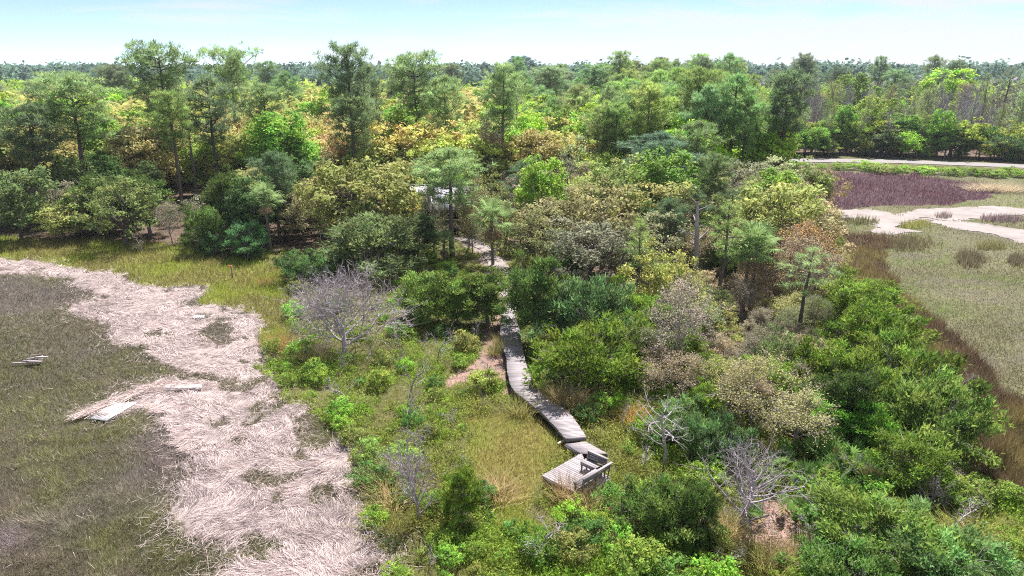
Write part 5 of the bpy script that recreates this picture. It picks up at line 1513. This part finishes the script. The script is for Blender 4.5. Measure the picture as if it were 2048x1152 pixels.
# right marsh
b = Buf()
g, px_, py_, rr_, rg = scatter_region(340000, [R_RMARSH, R_RDARK, R_PURPLE], 106, 1480, 2380, 328, 1210)
k1 = fbm(g[:, 0] / 10, g[:, 1] / 10, 71)[:, None]; k2 = fbm(g[:, 0] / 6, g[:, 1] / 6, 75)[:, None]
w1, w2 = np.clip((k1 - .42) * 5, 0, 1), np.clip((k2 - .48) * 6, 0, 1)
col = np.array([.108, .122, .044]) * (1 - w1) + np.array([.142, .122, .096]) * w1
col = col * (1 - .55 * w2) + np.array([.11, .155, .07]) * .55 * w2
col = np.where((rr_ == R_RDARK)[:, None], np.array([.095, .066, .042]) * (1 - .6 * w2) + np.array([.17, .15, .05]) * .6 * w2, col)
col = np.where((rr_ == R_PURPLE)[:, None], np.array([.092, .050, .060]) * (1 - .6 * w1) + np.array([.150, .100, .115]) * .6 * w1, col)
k3 = fbm(g[:, 0] / 1.2, g[:, 1] / 1.2, 79, 3)[:, None]; k5 = fbm(g[:, 0] / 18, g[:, 1] / 9, 80, 4)[:, None]
col = col * np.clip(.35 + 1.3 * k3, .4, 1.6)
col = np.where((rr_ == R_RMARSH)[:, None], col * (1 - .75 * np.clip((k5 - .52) * 7, 0, 1)) + np.array([.10, .085, .06]) * .75 * np.clip((k5 - .52) * 7, 0, 1), col)
ka, kb = fbm(g[:, 0] / 15, g[:, 1] / 9, 93, 4)[:, None], fbm(g[:, 0] / 9 + 7, g[:, 1] / 6, 94, 4)[:, None]
wa, wb = np.clip((ka - .48) * 9 + (600 - py_[:, None]) / 500, 0, 1), np.clip((kb - .56) * 9 + (py_[:, None] - 620) / 600, 0, 1)
t_ = np.array([.110, .100, .055]) * (1 - wa) + np.array([.120, .175, .040]) * wa
t_ = t_ * (1 - wb) + np.array([.175, .150, .140]) * wb
col = np.where((rr_ == R_RMARSH)[:, None], .35 * col + .75 * t_ * np.clip(.4 + 1.2 * k3, .45, 1.5), col)
L_ = np.where(rr_ == R_RDARK, .8, np.where(rr_ == R_PURPLE, .75, .24)) * np.clip(.4 + 1.2 * k3[:, 0], .5, 1.4)
keep = (rr_ != R_RMARSH) | (rg.uniform(size=len(g)) < np.clip(.25 + 1.2 * fbm(g[:, 0] / 5, g[:, 1] / 3, 82, 3), .3, 1))
blades(b, g[keep], rg, L_[keep], .032, col[keep], .5)
tag(link('right_marsh_grass', b.mesh('right_marsh_grass', M_BLADE)), 'tan, brown and purple marsh grass on the right flats', 'marsh grass', None, 'stuff')
bpy.data.objects['right_marsh_grass'].name = 'marsh_grass'
# dark rush patches on the right flat
def rush(cx, cy, wx_, wy_, n_, col, label):
    b = Buf(); rg = np.random.default_rng(int(cx))
    q = np.c_[rg.uniform(-1, 1, n_), rg.uniform(-1, 1, n_)]
    q = q[(q ** 2).sum(1) + 1.3 * (fbm(q[:, 0] * 1.6 + cx, q[:, 1] * 1.6 + cy, 8) - .45) + .25 * rg.normal(size=len(q)) < .45]
    g = np.array([G(cx + u * wx_, cy + v * wy_)[:2] for u, v in q])
    blades(b, g, rg, .8, .035, np.array(col) * 1.35, .22)
    tag(link('rush_patch', b.mesh('rush_patch', M_BLADE)), label, 'rush patch', 'dark rush patches on the right flat', 'stuff')
rush(1815, 492, 72, 24, 4500, (.10, .085, .05), 'long dark rush patch on the tan flat below the sand')
rush(1945, 522, 42, 20, 3000, (.095, .08, .05), 'dark rush patch near the right end of the flat')
rush(2035, 524, 25, 14, 1500, (.10, .085, .055), 'dark rush patch at the right picture edge')
rush(1975, 497, 40, 9, 1200, (.13, .12, .055), 'thin olive rush strip below the sand')
rush(2000, 441, 55, 8, 1500, (.13, .095, .10), 'mauve rush strip crossing the pale sand')
rush(1885, 434, 22, 5, 500, (.15, .12, .11), 'small mauve rush strip between the two sand tongues')
rush(1720, 445, 50, 9, 1500, (.09, .09, .04), 'dark rushes along the lower edge of the first sand tongue')
rush(1830, 452, 35, 8, 900, (.16, .16, .05), 'olive rushes between the sand tongues')
# undergrowth between the shrubs
b = Buf()
g, px_, py_, rr_, rg = scatter_region(13000, [R_SHRUB], 107, 480, 2110, 500, 1215)
k = (fbm(g[:, 0] / 2.5, g[:, 1] / 2.5, 81) > .40) & (dist_poly(g[:, 0], g[:, 1], BWC) > 1.0)
g = g[k]
per = 34
k1 = np.clip((fbm(g[:, 0] / 5, g[:, 1] / 5, 83) - .35) * 3.2, 0, 1)[:, None]
cc = np.array([.150, .240, .032]) * (1 - k1) + np.array([.175, .185, .045]) * k1
cc = cc * np.clip(1 + .22 * rg.normal(size=(len(g), 1)), .5, 1.6)
n_ = len(g) * per
hh = rg.uniform(.15, .55, len(g))
off = rg.normal(size=(n_, 3)) * np.array([.22, .22, .0])
Q = np.repeat(np.c_[g, np.zeros(len(g))], per, 0) + off
Q[:, 2] = rg.uniform(.02, 1, n_) * np.repeat(hh, per)
leaf_tri(b, Q, unit(rg.normal(size=(n_, 3)) * .7 + np.array([0, 0, .6])), rg.uniform(.08, .2, n_), rg.uniform(.05, .09, n_) * np.clip(Q[:, 1] / 40, .9, 2), np.repeat(cc, per, 0) * np.clip(1 + .2 * rg.normal(size=(n_, 1)), .5, 1.6), rg)
g, px_, py_, rr_, rg = scatter_region(110000, [R_SHRUB, R_VERGE], 108, 480, 2110, 320, 1215)
k = dist_poly(g[:, 0], g[:, 1], BWC) > .85
g = g[k]
k1 = np.clip((fbm(g[:, 0] / 3.2, g[:, 1] / 3.2, 87) - .36) * 4, 0, 1)[:, None]
blades(b, g, rg, .42, .03, np.array([.18, .215, .040]) * (1 - k1) + np.array([.20, .165, .075]) * k1, .45)
tag(link('undergrowth', b.mesh('undergrowth', M_BLADE)), 'tangle of low green plants and grass between the shrubs', 'undergrowth', None, 'stuff')
# forest floor litter and low plants
b = Buf()
g, px_, py_, rr_, rg = scatter_region(60000, [R_FOREST, R_LITTER], 109, -60, 1750, 440, 1110)
g = g[dist_poly(g[:, 0], g[:, 1], BWC) > .8]
n_ = len(g)
cc = np.where(rg.uniform(size=(n_, 1)) < .35, np.array([.10, .14, .04]), np.array([.27, .19, .16])) * np.clip(1 + .3 * rg.normal(size=(n_, 1)), .4, 1.7)
leaf_tri(b, np.c_[g, rg.uniform(0, .12, n_)], unit(rg.normal(size=(n_, 3)) + np.array([0, 0, .3])), rg.uniform(.12, .35, n_), .05 * np.clip(g[:, 1] / 45, .9, 3), cc, rg)
tag(link('leaf_litter', b.mesh('leaf_litter', M_BLADE)), 'fallen brown leaves and low plants on the wood floor', 'leaf litter', None, 'stuff')

# ------------------------------------------------------------------ haze
HAZE = 0.00012
if HAZE > 0:
    b = Buf(); box(b, -3000, 3000, -120, 4000, -2.0, 36.0)
    m, n, l = mat_new('haze')
    out = n.new('ShaderNodeOutputMaterial'); vol = n.new('ShaderNodeVolumePrincipled')
    vol.inputs['Color'].default_value = (.80, .88, 1.0, 1)
    vol.inputs['Density'].default_value = HAZE
    vol.inputs['Anisotropy'].default_value = 0.2
    l.new(vol.outputs[0], out.inputs['Volume'])
    tag(link('haze', b.mesh('haze', m)), 'thin pale air over the whole landscape', 'haze', None, 'stuff')

print('TRIS', sum(len(p.loops) - 2 * len(p.polygons) for p in bpy.data.meshes))
